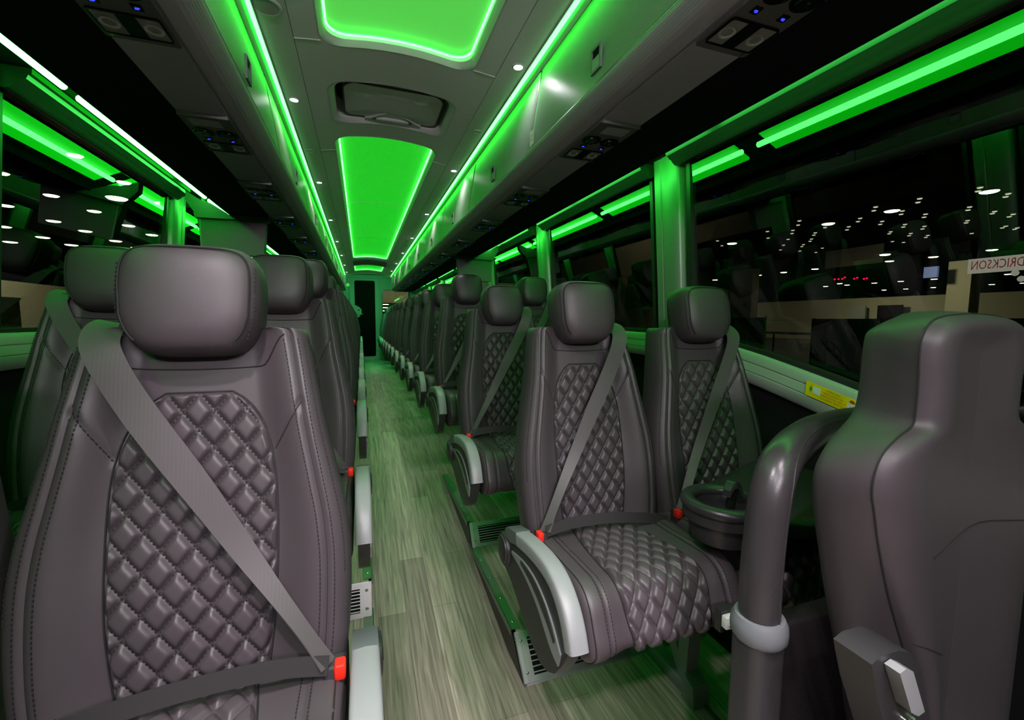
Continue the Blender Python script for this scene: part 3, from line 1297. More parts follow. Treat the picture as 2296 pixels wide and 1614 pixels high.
# ------------------------------------------------------------------ overhead bins
BIN_L = .975
DOORP = [(.490, 2.374), (.489, 2.362), (.481, 2.31), (.471, 2.25), (.461, 2.19), (.452, 2.13), (.447, 2.088)]
LATCH_Y = .488


def bin_unit(side, y0, y1, label, latch=True):
    t = thing('overhead_bin', label, 'luggage bin', (0, y0, 0), 'overhead luggage bins')
    L = y1 - y0
    def B(m, name, mats, parent):
        if side < 0:
            m.mirror()
        return m.build(name, mats, parent)
    m = MB()
    m.prism([(.502, 2.376), (.485, 2.25), (.460, 2.10), (.52, 2.041), (.861, 2.041), (.861, 2.33), (.52, 2.40)], 'y', .0, L)
    B(m, 'bin_body', M['underside'], t)
    m = MB()
    rows = []
    for y in [.004, .010] + list(np.linspace(.03, L - .03, 8)) + [L - .010, L - .004]:
        e = .003 if y in (.004, L - .004) else 0
        rows.append([(x + e, y, z) for x, z in DOORP] + [(x + .010, y, z) for x, z in reversed(DOORP)])
    m.grid(rows, True)
    for r in (rows[0], rows[-1]):
        m.add(r, [tuple(range(len(r)))])
    d = B(m, 'door', M['bindoor'], t)
    if latch:
        m = MB()
        ly, lz = L / 2, 2.150
        m.ring2([(ly - .026, lz - .032), (ly + .026, lz - .032), (ly + .026, lz + .032), (ly - .026, lz + .032)],
                [(ly - .019, lz - .025), (ly + .019, lz - .025), (ly + .019, lz + .025), (ly - .019, lz + .025)], 'x', .4455, .452)
        l_ = B(m, 'latch', M['greyplastic'], d)
        m = MB()
        m.prism([(ly - .019, lz - .025), (ly + .019, lz - .025), (ly + .019, lz + .025), (ly - .019, lz + .025)], 'x', .4485, .450)
        B(m, 'latch_recess', M['black'], d)
        m = MB()
        m.add([(.4470, ly - .018, lz - .024), (.4470, ly + .018, lz - .024), (.4492, ly + .018, lz + .012), (.4492, ly - .018, lz + .012)], [(0, 1, 2, 3)])
        m.prism([(ly - .018, lz - .024), (ly + .018, lz - .024), (ly + .018, lz + .004), (ly - .018, lz + .004)], 'x', .4462, .4484)
        B(m, 'latch_paddle', M['silver'], d)
    m = MB()
    prof = [(.460, 2.086), (.447, 2.086), (.444, 2.082), (.4435, 2.076), (.446, 2.070), (.450, 2.066), (.462, 2.052), (.480, 2.043), (.508, 2.038), (.510, 2.046), (.49, 2.060)]
    m.prism(prof, 'y', 0, L)
    n_ = B(m, 'nose_trim', M['nose'], t)
    m = MB()
    m.prism([(.4425, 2.080), (.4445, 2.084), (.448, 2.0855), (.448, 2.079)], 'y', 0, L)
    B(m, 'edge_bead', M['alu'], n_)
    # grey filler panel of the underside
    m = MB()
    m.prism([(.515, 2.036), (.643, 2.036), (.646, 2.040), (.646, 2.048), (.512, 2.048), (.512, 2.040)], 'y', 0, L)
    B(m, 'underside_panel', M['psu'], t)
    return t


for side, nm, seam0 in ((1, 'right', 1.585), (-1, 'left', 1.965)):
    ks = range(-3, 9) if side > 0 else range(-3, 9)
    n = 0
    for k in ks:
        y0, y1 = seam0 + BIN_L * (k - 1), seam0 + BIN_L * k
        if y1 > 10.05:
            y1 = 10.05
        word = ['rearmost'] if k == 8 else [ORD[k + 3]]
        bin_unit(side, y0, y1, f'green-lit overhead bin door, {word[0]} along the {nm} side')
    # rear end plate
    m = MB()
    m.prism([(.445, 2.36), (.447, 2.09), (.51, 2.036), (.86, 2.036), (.86, 2.36)], 'y', 9.42 if side > 0 else 9.81, 9.43 if side > 0 else 9.82)
    if side < 0:
        m.mirror()
    struct(m, 'trim_bin_end_' + nm, M['lip'])

# small number tag at the lower rear corner of the second right door
t = thing('bin_tag', 'small pale row tag at the foot of a right bin door seam', 'tag', (0, 0, 0))
m = MB()
m.box(.4415, .4425, 1.535, 1.568, 2.092, 2.142)
m.build('plate', M['white'], t)
textmb('C3', .026, lambda x, y: (.4412, 1.5515 - y, 2.117 - x * .9)).build('lettering', M['orange'], t)


# LED strip along the top of each bin row
for side, nm in ((1, 'right'), (-1, 'left')):
    t = thing('bin_strip_light', f'long bright green strip along the top of the {nm} bins', 'light', (0, 0, 0), 'green strips along the bins')
    m = MB()
    m.prism([(.452, 2.392), (.482, 2.392), (.482, 2.402), (.452, 2.402)], 'y', Y0, 10.0)
    if side < 0:
        m.mirror()
    m.build('channel', M['alu'], t)
    m = MB()
    m.prism([(.4662, 2.3845), (.472, 2.384), (.473, 2.391), (.4662, 2.392)], 'y', Y0, 9.98)
    if side < 0:
        m.mirror()
    m.build('light_strip', M['led'], t)
    m = MB()
    m.prism([(.4545, 2.3870), (.466, 2.3840), (.466, 2.392), (.4545, 2.392)], 'y', Y0, 9.98)
    if side < 0:
        m.mirror()
    m.build('bright_core', M['core'], t)
    m = MB()
    m.prism([(.475, 2.385), (.489, 2.376), (.495, 2.378), (.495, 2.396), (.475, 2.396)], 'y', Y0, 9.98)
    if side < 0:
        m.mirror()
    m.build('outer_lip', M['pale'], t)


# passenger service units
def psu(side, yl, label):
    """yl: y of the two reading lenses; the unit reaches from there towards the front."""
    t = thing('passenger_service_unit', label, 'reading light panel', (0, yl, 0), 'reading light panels below the bins')
    def B(m, name, mats, parent):
        if side < 0:
            m.mirror()
        return m.build(name, mats, parent)
    zb = 2.036
    m = MB()
    o = rrect(.513, .645, -.235, .062, .006, 3)
    m.prism([(p[0], p[1]) for p in o], 'z', zb - .007, zb - .0005)
    B(m, 'base_plate', M['psudark'], t)
    m = MB()
    m.prism([(.516, -.240), (.642, -.240), (.642, -.235), (.516, -.235)], 'z', zb - .010, zb)
    B(m, 'edge_bead', M['alu'], t)
    m = MB()
    m.ring2(rrect(.519, .639, -.036, .042, .008, 4), rrect(.5225, .6355, -.0325, .0385, .006, 4), 'z', zb - .011, zb - .006)
    f_ = B(m, 'lens_frame', M['gloss'], t)
    m = MB()
    m.box(.562, .594, -.032, .038, zb - .0095, zb - .0065)
    B(m, 'centre_panel', M['gloss'], t)
    for xc in (.542, .615):
        m = MB()
        m.box(xc - .0195, xc + .0195, -.032, .038, zb - .009, zb - .0065)
        ln = B(m, 'reading_lens', M['lens'], t)
        m = MB()
        m.lathe((xc, .004, zb - .009), [(.003, .002), (.008, .0015), (.014, -.001), (.0165, -.002), (.017, .001)], 20)
        B(m, 'reflector', M['chrome'], ln)
    for xc in (.545, .612):
        m = MB()
        m.box(xc - .009, xc + .009, -.071, -.053, zb - .0095, zb - .0065, .001)
        s_ = B(m, 'call_button', M['gloss'], t)
        m = MB()
        m.box(xc - .0045, xc + .003, -.064, -.0615, zb - .0102, zb - .0094)
        m.box(xc - .002, xc + .0045, -.0600, -.0585, zb - .0102, zb - .0094)
        B(m, 'indicator', M['blueled'], s_)
    for xc in (.548, .612):
        m = MB()
        m.lathe((xc, -.112, zb - .007), [(.0, -.004), (.012, -.006), (.020, -.005), (.024, .0), (.0255, -.003), (.030, -.003), (.031, .001)], 28)
        B(m, 'air_nozzle', M['gloss'], t)
    m = MB()
    m.prism([(.545, -.215), (.625, -.215), (.625, -.165), (.545, -.165)], 'z', zb - .0085, zb - .006)
    B(m, 'speaker_grille', M['psu'], t)
    m = MB()
    m.disc((.632, .052, zb - .0075), .004)
    B(m, 'screw', M['screw'], t)


for k in range(13):
    psu(1, .735 + .672 * k, f'reading light panel under the right bins, {ORD[k]} from the front')
    psu(-1, 1.115 + .650 * k, f'reading light panel under the left bins, {ORD[k]} from the front')

# ------------------------------------------------------------------ ceiling
def zc(x):
    return 2.404 + .052 * max(0, 1 - (x / .36) ** 2)


GX = .357
CY0, CY1 = Y0, 9.9
for side, nm in ((1, 'right'), (-1, 'left')):
    m = MB()
    m.prism([(GX + .002, 2.404), (.40, 2.402), (.455, 2.398), (.478, 2.396), (.478, 2.42), (GX + .002, 2.42)], 'y', CY0, CY1)
    if side < 0:
        m.mirror()
    struct(m, 'ceiling_side_' + nm, M['ceiling'])
    m = MB()
    m.box(GX - .004, GX + .004, CY0, CY1, 2.4085, 2.425)
    if side < 0:
        m.mirror()
    struct(m, 'ceiling_groove_' + nm, M['black'])


def boundary(outline, n=144):
    """Resample an outline by angle round its centre so that two outlines pair up."""
    cx = sum(p[0] for p in outline) / len(outline)
    cy = sum(p[1] for p in outline) / len(outline)
    L = [0]
    pts = outline + [outline[0]]
    for a, b in zip(pts, pts[1:]):
        L.append(L[-1] + math.hypot(b[0] - a[0], b[1] - a[1]))
    xs = np.linspace(0, L[-1], n, endpoint=False)
    return [(float(np.interp(x, L, [p[0] for p in pts])), float(np.interp(x, L, [p[1] for p in pts]))) for x in xs]


def densify(a, b, n):
    return [(a[0] + (b[0] - a[0]) * k / n, a[1] + (b[1] - a[1]) * k / n) for k in range(n)]


def opening(name, y0, y1, ox, oy0, oy1, r, lip, depth, mats):
    """A ceiling section from y0 to y1 with a rounded opening, its bevelled lip and the walls of the recess."""
    n = 8
    inner = rrect(-ox, ox, oy0, oy1, r, n)
    hole, outer = [], []
    # walk: for each corner arc and each straight edge between arcs
    arcs = [inner[i * (n + 1):(i + 1) * (n + 1)] for i in range(4)]
    corners = [(GX, y1), (-GX, y1), (-GX, y0), (GX, y0)]
    for i in range(4):
        a = arcs[i]
        nxt = arcs[(i + 1) % 4][0]
        cx, cy = corners[i]
        for q, p in enumerate(a):
            hole.append(p)
            t = q / n
            if i in (0, 2):
                e0, e1 = (cx, p[1]), (p[0], cy)
            else:
                e0, e1 = (p[0], cy), (cx, p[1])
            outer.append((e0 if t < .5 else e1) if abs(t - .5) > 1e-6 else (cx, cy))
        k = max(4, int(math.hypot(nxt[0] - a[-1][0], nxt[1] - a[-1][1]) / .06))
        for p in densify(a[-1], nxt, k)[1:]:
            hole.append(p)
            outer.append((p[0], cy) if i in (0, 2) else (cx, p[1]))
    cyc = (oy0 + oy1) / 2
    def shrink(p, d):
        return (p[0] * (1 - d / ox), cyc + (p[1] - cyc) * (1 - d / ((oy1 - oy0) / 2)))
    def P(p, dz=0):
        return (p[0], p[1], zc(p[0]) + dz)
    rows = []
    for w in (0, .34, .67, 1):
        rows.append([P((o[0] + (h[0] - o[0]) * w, o[1] + (h[1] - o[1]) * w)) for o, h in zip(outer, hole)])
    m = MB()
    m.grid(rows, True)
    m.mat(1)
    rr = [rows[-1]]
    for d, dz in ((lip * .25, -.001), (lip * .6, .006), (lip, .016), (lip, depth)):
        rr.append([P(shrink(h, d), dz) for h in hole])
    m.grid(rr, True)
    struct(m, name, mats)
    return [shrink(h, lip) for h in hole]


CM = [M['ceiling'], M['lip']]


def light_panel(name, y0, y1, oy0, oy1, r, label, seams=(), flip=False):
    lip = .022
    edge = opening(name, y0, y1, .282, oy0, oy1, r, lip, .05, CM)
    t = thing('ceiling_light_panel', label, 'light panel', (0, oy0, 0), 'green light panels in the ceiling')
    n = len(edge)
    m = MB()
    nx = 14
    ys = np.linspace(oy0 + .004, oy1 - .004, max(6, int((oy1 - oy0) / .15)))
    m.grid([[(-.275 + .55 * k / nx, y - oy0, zc(-.275 + .55 * k / nx) + .040) for k in range(nx + 1)] for y in ys], flip=True)
    m.build('luminous_panel', M['whitelitpanel'] if y0 < 0 else M['panel'], t)
    yc_ = (oy0 + oy1) / 2
    loop = [(p[0] * (1 - .006 / .26), yc_ + (p[1] - yc_) * (1 - .006 / ((oy1 - oy0) / 2))) for p in edge]
    m = MB()
    m.tube([(p[0] * 1.012, p[1] - oy0, zc(p[0]) + .0335) for p in loop + [loop[0]]], .0026, 6)
    m.build('edge_strip', M['edge'], t)
    m = MB()
    m.tube([(p[0], p[1] - oy0, zc(p[0]) + .027) for p in loop + [loop[0]]], .0040, 8)
    m.build('bright_core', M['core'], t)
    for y in seams:
        m = MB()
        m.grid([[(x, y - oy0 + q, zc(x) + z) for x in np.linspace(-.25, .25, 15)] for q, z in ((-.004, .0395), (-.002, .036), (.002, .036), (.004, .0395))], flip=False)
        m.build('panel_joint', M['cove'], t)


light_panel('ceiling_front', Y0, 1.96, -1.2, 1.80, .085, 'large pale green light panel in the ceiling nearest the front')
light_panel('ceiling_middle', 2.535, 7.80, 2.615, 7.66, .075, 'long green light panel in the ceiling behind the roof hatch', (4.2, 5.95))
light_panel('ceiling_rear', 8.47, CY1, 8.56, 9.60, .06, 'short green light panel in the ceiling at the far end')

# closed panel with the second hatch
m = MB()
m.grid([[(x, y, zc(x)) for x in np.linspace(-GX, GX, 17)] for y in (7.80, 8.0, 8.2, 8.47)], flip=True)
struct(m, 'ceiling_closed', M['ceiling'])
m = MB()
m.grid([[(x, y, zc(x) + z) for x in np.linspace(-.27, .27, 15)] for y, z in ((7.86, .0), (7.87, -.012), (8.40, -.012), (8.41, 0))], flip=True)
tag(m.build('roof_hatch', M['greyplastic']), 'dark closed roof hatch before the far end light panel', 'roof hatch')

# front roof hatch
edge = opening('ceiling_hatch_section', 1.96, 2.535, .280, 2.035, 2.455, .075, .030, .10, CM)
t = thing('roof_hatch', 'grey roof emergency hatch in a recessed frame between the light panels', 'roof hatch', (0, 2.245, 2.50))
m = MB()
m.grid([[(x, y, zc(x) - 2.50 + z) for x in np.linspace(-.27, .27, 15)] for y, z in ((-.215, .098), (.215, .098))], flip=True)
m.build('recess_back', M['black'], t)
m = MB()
o = rrect(-.215, .225, -.150, .165, .05, 6)
rows = []
for sc, dz in ((1.0, .060), (1.0, .030), (.985, .023), (.94, .021), (.5, .020)):
    rows.append([(p[0] * sc, p[1] * sc, zc(p[0]) - 2.50 + dz) for p in o])
m.grid(rows, True, flip=True)
m.add(rows[-1], [tuple(range(len(o)))])
hp = m.build('hatch_plate', M['lip'], t)
m = MB()
m.tube([(p[0] * 1.0, p[1] * 1.0, zc(p[0]) - 2.50 + .026) for p in o + [o[0]]], .005, 6)
m.build('gasket', M['gasket'], t)
m = MB()
m.tube(smooth_path([(-.12, .158, .070), (-.085, .140, .066), (-.03, .098, .070), (.015, .088, .072), (.06, .098, .070), (.115, .140, .066), (.15, .158, .070)], 6), .006, 8)
m.build('pull_bar', M['pale'], t)
m = MB()
m.tube([(-.07, .148, .068), (.09, .148, .068)], .011, 12)
m.build('handle_grip', M['pale'], t)
m = MB()
m.box(-.085, -.066, .138, .158, .060, .074, .002)
m.box(.086, .105, .138, .158, .060, .074, .002)
m.build('handle_clamp', M['darkplastic'], t)
m = MB()
m.box(-.015, .030, .105, .135, .080, .084)
m.build('release_knob', M['ink'], t)


def hz(x):
    return zc(x) - 2.50 + .0385


m = MB()
m.box(-.055, .150, -.125, -.052, .0775, .0805)
pl = m.build('instruction_plate', M['sill'], t)
m = MB()
for bx, by, w, h in ((-.045, -.118, .028, .007), (-.005, -.116, .02, .006), (.06, -.112, .03, .006), (-.048, -.094, .012, .01), (-.022, -.09, .010, .012), (.055, -.098, .016, .008), (.058, -.078, .010, .013)):
    m.box(bx, bx + w, by, by + h, .0765, .0776)
m.build('pictogram_marks', M['darkink'], pl)
m = MB()
m.lathe((.118, -.104, .0768), [(0, -.0006), (.019, -.0006), (.019, .001)], 20)
m.build('red_oval', M['ink'], pl)
m = MB()
m.box(.105, .142, -.080, -.058, .0765, .0776)
m.build('white_field', M['white'], pl)
m = MB()
m.box(-.055, .075, .028, .046, .0770, .0785)
st = m.build('orange_strip_label', M['yellow'], t)
m = MB()
m.box(-.03, .06, .033, .042, .0762, .0771)
m.build('label_marks', M['orange'], st)

for ch in list(t.children_recursive):
    if ch.name.split('.')[0] in ('pull_bar', 'handle_grip', 'handle_clamp', 'release_knob', 'instruction_plate', 'pictogram_marks', 'red_oval', 'white_field', 'orange_strip_label', 'label_marks'):
        for v in ch.data.vertices:
            v.co.z += -.1025 + zc(v.co.x) - 2.456

# cross joints of the ceiling
for y in (1.755, 2.80):
    for sx in (-1, 1):
        m = MB()
        m.grid([[(sx * x, y + q - .02 * (x - .28) / .08, zc(x) + z) for x in np.linspace(.275, GX, 5)] for q, z in ((-.003, -.0003), (-.001, -.003), (.003, -.0003))], flip=sx < 0)
        struct(m, 'ceiling_joint', M['lip'])

# header closing the ceiling towards the rear
m = MB()
xs = np.linspace(-.62, .62, 25)
def hz2(x):
    return 2.35 + .085 * max(0, 1 - (x / .5) ** 2)
m.grid([[(x, y, z + (hz2(x) if q else 0)) for x in xs] for y, z, q in ((9.9, 2.60, 0), (9.9, .02, 1), (9.92, .0, 1), (9.99, .0, 1), (10.0, 2.60, 0))], flip=False)
struct(m, 'trim_header', M['lip'])
m = MB()
m.box(-.42, .42, 10.02, 10.06, 2.50, 2.515)
tag(m.build('added_rear_strip', emat('mint_led', (.08, 1.0, .26), 230.0)), 'added unseen green strip behind the ceiling header that lights the rear door', 'light')  # unseen strip added to brighten the rear door and its frame
m = MB()
m.box(-1.24, 1.24, 9.95, YR, 2.60, 2.62)
struct(m, 'ceiling_back', M['lip'])
m = MB()
m.box(-1.3, 1.3, Y0, YR, 2.62, 2.66)
struct(m, 'ceiling_roof', M['underside'])

# white downlights and their unlit companions
def downlight(side, y, label, lit=True):
    x = side * .4166
    t = thing('ceiling_downlight' if lit else 'ceiling_lens', label, 'downlight' if lit else 'ceiling lens', (x, y, 2.4015), 'white downlights in the ceiling' if lit else 'small unlit lenses in the ceiling')
    m = MB()
    m.lathe((0, 0, 0), [(.0165, -.001), (.0175, -.0045), (.0225, -.0035), (.0245, .001)], 24)
    m.build('bezel', M['pale'], t)
    m = MB()
    m.lathe((0, 0, 0), [(0, -.0035), (.012, -.003), (.0168, -.0015)], 24)
    m.build('lens', M['downlens'] if lit else M['ceiling'], t)
    if lit:
        ld = bpy.data.lights.new('downlight', 'AREA')
        ld.shape = 'DISK'
        ld.size = .028
        ld.energy = L_DOWN if y < 2.3 else L_DOWN * 2.4
        ld.color = (1.0, .93, 1.0)
        ld.spread = math.radians(118)
        lo = bpy.data.objects.new('lamp', ld)
        COL.objects.link(lo)
        lo.parent = t
        lo.location = (0, 0, -.006)


for k in range(-2, 7):
    nth = ORD[k + 2]
    downlight(1, 1.632 + 1.2127 * k, f'small round white downlight in the right ceiling edge, {nth} from the front')
    downlight(-1, 2.191 + 1.2127 * k, f'small round white downlight in the left ceiling edge, {nth} from the front')
    downlight(1, 2.235 + 1.2127 * k, f'small unlit round lens in the right ceiling edge, {nth} from the front', False)
    if k != -1:
        downlight(-1, 2.80 + 1.2127 * k, f'small unlit round lens in the left ceiling edge, {nth} from the front', False)
t = thing('ceiling_speaker', 'round pale speaker grille in the left ceiling edge near the front', 'speaker', (-.415, 1.59, 2.4015))
m = MB()
m.lathe((0, 0, 0), [(.036, -.004), (.040, -.005), (.043, -.003), (.045, .001)], 32)
m.build('rim', M['pale'], t)
m = MB()
m.lathe((0, 0, 0), [(0, -.0035), (.036, -.0035)], 32)
m.build('grille', ribbed('speaker_mesh', (.36, .36, .36), .5, 220, 'Y', .8), t)

# unseen lamp added above the windscreen to brighten seat fronts and ceiling
t = thing('added_front_lamp', 'added long white lamp above the windscreen, unseen, facing the seats', 'lamp', (0, -1.27, 2.16))
m = MB()
m.box(-.42, .42, -.03, .02, -.07, .07, .012)
m.build('housing', M['pale'], t)
m = MB()
m.box(-.40, .40, .018, .026, -.05, .05, .004)
m.build('diffuser', M['downlens'], t)
ld = bpy.data.lights.new('header', 'AREA')
ld.shape = 'RECTANGLE'
ld.size, ld.size_y = .8, .1
ld.energy = L_FRONT
ld.color = (1.0, .85, .95)
lo = bpy.data.objects.new('lamp', ld)
COL.objects.link(lo)
lo.parent = t
lo.location = (0, .035, 0)
lo.rotation_euler = (math.radians(86), 0, 0)
m = MB()
m.box(-1.2, 1.2, -1.34, -1.29, 2.05, 2.62)
struct(m, 'trim_front_header', M['lip'])

# white spots added out of view in the ceiling edges to brighten near seats
for n, (sx, y) in enumerate(((-1, -.62), (1, -.62), (-1, .10), (1, -.12))):
    t = thing('added_spot', f'added white spot in the {"left" if sx < 0 else "right"} ceiling edge, {"nearest the windscreen" if y < -.5 else "nearest the first seats"}', 'ceiling lamp', (sx * .412, y, 2.4015), 'added white spots near the front')
    m = MB()
    m.lathe((0, 0, 0), [(.036, -.003), (.038, -.008), (.042, -.006), (.044, .001)], 28)
    m.build('bezel', M['pale'], t)
    m = MB()
    m.lathe((0, 0, 0), [(0, -.006), (.02, -.005), (.0365, -.003)], 28)
    m.build('lens', M['downlens'], t)
    ld = bpy.data.lights.new('spot', 'AREA')
    ld.shape = 'DISK'
    ld.size = .07
    ld.energy = L_DOME
    ld.color = (1.0, .84, .94)
    ld.spread = math.radians(125)
    lo = bpy.data.objects.new('lamp', ld)
    COL.objects.link(lo)
    lo.parent = t
    lo.location = (0, 0, -.010)

# ------------------------------------------------------------------ dividers below the bins
for side, y, nm in ((-1, 2.92, 'left'), (1, 3.97, 'right')):
    t = thing('divider_panel', f'grey divider panel hanging below the {nm} bins beside the window pillar', 'panel', (0, y, 0))
    def B(m, name, mat):
        if side < 0:
            m.mirror()
        return m.build(name, mat, t)
    m = MB()
    m.prism([(.672, 2.012), (.690, 1.815), (.992, 1.815), (1.010, 2.012)], 'y', 0, .06)
    B(m, 'panel', M['divider'])
    m = MB()
    m.prism([(.655, 2.034), (.655, 2.014), (1.018, 2.008), (1.022, 2.034)], 'y', -.016, .06)
    B(m, 'lip', M['divider'])
    m = MB()
    m.prism([(.868, 2.036), (1.022, 2.036), (1.062, 2.10), (1.058, 2.150), (.985, 2.103), (.945, 2.094), (.868, 2.046)], 'y', .0, .05)
    B(m, 'upper_panel', M['divider'])
    m = MB()
    m.box(.992, 1.000, -.006, .0, 1.82, 2.006)
    B(m, 'edge_strip', M['silver'])

# ------------------------------------------------------------------ rear wall with the lavatory door
RY = 12.0
m = MB()
m.box(-1.25, -.43, RY, RY + .05, .3, 2.62)
m.box(-.43, .30, RY, RY + .05, 2.52, 2.62)
m.box(.30, .36, RY, RY + .05, .3, 2.62)
m.box(.36, 1.06, RY, RY + .05, .3, 1.55)
m.box(.36, 1.06, RY, RY + .05, 2.24, 2.62)
m.box(1.06, 1.25, RY, RY + .05, .3, 2.62)
struct(m, 'wall_back', M['rearwall'])
t = thing('door_1', 'dark lavatory door in a pale rounded frame at the far end of the aisle', 'door', (-.065, RY, .412))
t['kind'] = 'structure'
m = MB()
m.ring2(rrect(-.365, .362, .0, 2.10, .05, 6), rrect(-.245, .255, .09, 2.045, .05, 6), 'y', -.05, .0)
m.build('frame', M['rearwall'], t)
m = MB()
m.box(-.245, .255, -.012, .0, .09, 2.045)
m.build('door_leaf', M['doordark'], t)
m = MB()
m.prism([(-.25, 1.42), (-.20, 1.40), (-.13, 1.36), (-.085, 1.30), (-.085, 1.20), (-.12, 1.13), (-.18, 1.10), (-.22, 1.13), (-.25, 1.2)], 'y', -.06, -.045)
lk = m.build('lock_plate', M['rearwall'], t)
m = MB()
m.cyl((-.14, -.10, 1.19), (-.14, -.06, 1.19), .012)
m.cyl((-.15, -.10, 1.19), (-.05, -.10, 1.19), .009)
m.build('handle', M['metal'], lk)
m = MB()
m.lathe((-.15, -.061, 1.29), [(0, -.004), (.022, -.004), (.024, .001)], 16, 'y')
m.build('lock_dial', M['darkplastic'], lk)
t = thing('window_20', 'rear window right of the lavatory door', 'window', (.71, RY, 1.9))
t['kind'] = 'structure'
m = MB()
m.ring2(rrect(-.36, .36, -.36, .35, .04, 4), rrect(-.33, .33, -.33, .32, .04, 4), 'y', -.012, .01)
m.build('frame', M['gasket'], t)
m = MB()
m.box(-.335, .335, .012, .018, -.335, .325)
m.build('pane', M['glass'], t, outward=True)
t = thing('reading_globe', 'small round green-lit lamp at the rear end of the left bins', 'lamp', (-.41, 9.80, 2.17))
m = MB()
m.lathe((0, 0, 0), [(0, -.035), (.02, -.03), (.034, -.012), (.036, .01), (.025, .03), (0, .034)], 18)
m.build('globe', M['panel'], t)
m = MB()
m.lathe((0, 0, 0), [(.018, .03), (.02, .05), (0, .052)], 14)
m.build('socket', M['pale'], t)

# ------------------------------------------------------------------ stickers on the right sill
def sill_pt(y, dz, off=-.0235):
    z = right_sill(y) + dz
    return Vector((wx(z) + off, y, z))


def sticker(name, label, ya, yb, z0, z1, mat, group=None):
    t = thing(name, label, 'sticker', (0, 0, 0), group)
    m = MB()
    ys = np.linspace(ya, yb, 9)
    m.grid([[sill_pt(y, z, o) for z, o in ((z0, -.0235), (z0, -.0225), (z1, -.0185), (z1, -.0195))] for y in ys], True)
    m.build('label_sheet', mat, t)
    return t


ya, yb = .840, 1.015
Z0S, Z1S = -.067, -.022
t = sticker('exit_sticker', 'yellow emergency exit sticker with red lettering on the right window sill', ya, yb, Z0S, Z1S, M['yellow'])


def sp(u, h, o=.0):
    """u 0..1 along the sticker as read, h 0..1 up."""
    y = yb + (ya - yb) * u
    return sill_pt(y, Z0S + (Z1S - Z0S) * h, -.0242 + .004 * h + o)


m = MB()
for i, (txt, h) in enumerate((('ATENCION', .83), ('PARA SALIDA DE', .62), ('EMERGENCIA USE LA', .41), ('SIGUIENTE VENTANA', .20))):
    L = abs(yb - ya)
    tm = textmb(txt, .0080, lambda x, y, h=h: sp(.50 + x / L, h + y / (Z1S - Z0S)))
    m.v_off = len(m.v)
    m.add(tm.v, tm.f)
m.build('lettering', M['ink'], t)
def quadm(u0, u1, h0, h1, o):
    q = MB()
    q.add([sp(u0, h0, o), sp(u1, h0, o), sp(u1, h1, o), sp(u0, h1, o)], [(0, 1, 2, 3)])
    return q
quadm(.14, .285, .32, .82, -.0003).build('white_field', M['white'], t)
quadm(.745, .885, .22, .68, -.0003).build('white_field', M['white'], t)
q = MB()
for u0, d in ((.105, 1), (.955, 1)):
    q.add([sp(u0 - .03, .55, -.0004), sp(u0, .85, -.0004), sp(u0, .28, -.0004)], [(0, 1, 2)])
    q.add([sp(u0, .68, -.0004), sp(u0 + .018, .68, -.0004), sp(u0 + .018, .44, -.0004), sp(u0, .44, -.0004)], [(0, 1, 2, 3)])
q.build('green_arrow', M['greenink'], t)
q = MB()
q.add([sp(.775, .78, -.0004), sp(.80, .70, -.0004), sp(.85, .70, -.0004), sp(.87, .80, -.0004), sp(.84, .90, -.0004), sp(.80, .90, -.0004)], [(0, 1, 2, 3, 4, 5)])
q.build('red_arrow', M['ink'], t)
q = MB()
for a, b in (((.755, .28), (.875, .62)), ((.755, .62), (.875, .28))):
    q.add([sp(a[0], a[1], -.0005), sp(a[0] + .008, a[1], -.0005), sp(b[0] + .008, b[1], -.0005), sp(b[0], b[1], -.0005)], [(0, 1, 2, 3)])
q.build('red_cross', M['ink'], t)

t = sticker('access_sticker', 'small blue sticker with white signs on the right window sill', 1.288, 1.355, -.064, -.022, M['blue'])
q = MB()
yb2, ya2 = 1.355, 1.288
def sp2(u, h):
    return sill_pt(yb2 + (ya2 - yb2) * u, -.064 + .042 * h, -.0242 + .004 * h)
for pts in ([(.62, .9), (.66, .9), (.62, .55), (.58, .55)], [(.60, .58), (.80, .58), (.80, .50), (.60, .50)], [(.78, .55), (.86, .2), (.81, .2), (.73, .55)],
            [(.35, .85), (.40, .85), (.28, .2), (.23, .2)], [(.60, .5), (.52, .2), (.57, .2), (.65, .5)]):
    q.add([sp2(*p) for p in pts], [(0, 1, 2, 3)])
q.build('white_signs', M['white'], t)

# ------------------------------------------------------------------ padded handrail post, ring and column before the right front seats
t = thing('handrail_post', 'black padded handrail post that bends towards the window behind the driver seat', 'handrail', at(1700, 1405, 'y', .56))
o_ = Vector(t.location)
pp = [at(1701, 1405, 'y', .560), at(1706, 1300, 'y', .560), at(1716, 1190, 'y', .562), at(1730, 1100, 'y', .566), at(1752, 1035, 'y', .580), at(1800, 985, 'y', .610), at(1862, 957, 'y', .660), at(1950, 942, 'y', .720), at(2120, 930, 'y', .80), at(2300, 925, 'y', .86)]
m = MB()
m.tube([p - o_ for p in smooth_path(pp, 8)], .0345, 24)
tb = m.build('padded_tube', M['padded'], t)
m = MB()
sp_ = smooth_path(pp, 8)
ridge = []
for i, p in enumerate(sp_[:60]):
    d = (sp_[min(i + 1, len(sp_) - 1)] - sp_[max(i - 1, 0)]).normalized()
    n_ = Vector((.25, -1.0, .12)) + Vector((0, .25, .7)) * ss(18, 40, i)
    n_ = (n_ - d * n_.dot(d)).normalized()
    ridge.append(p - o_ + n_ * .0345)
m.tube(ridge, .0013, 6)
m.build('seam_ridge', M['darkplastic'], tb)
m = MB()
c = pp[0] - o_
m.lathe((c.x, c.y, c.z), [(.034, .026), (.041, .025), (.0465, .014), (.0475, .002), (.0465, -.010), (.041, -.018), (.030, -.019)], 32)
m.build('ring', M['greyplastic'], t)
m = MB()
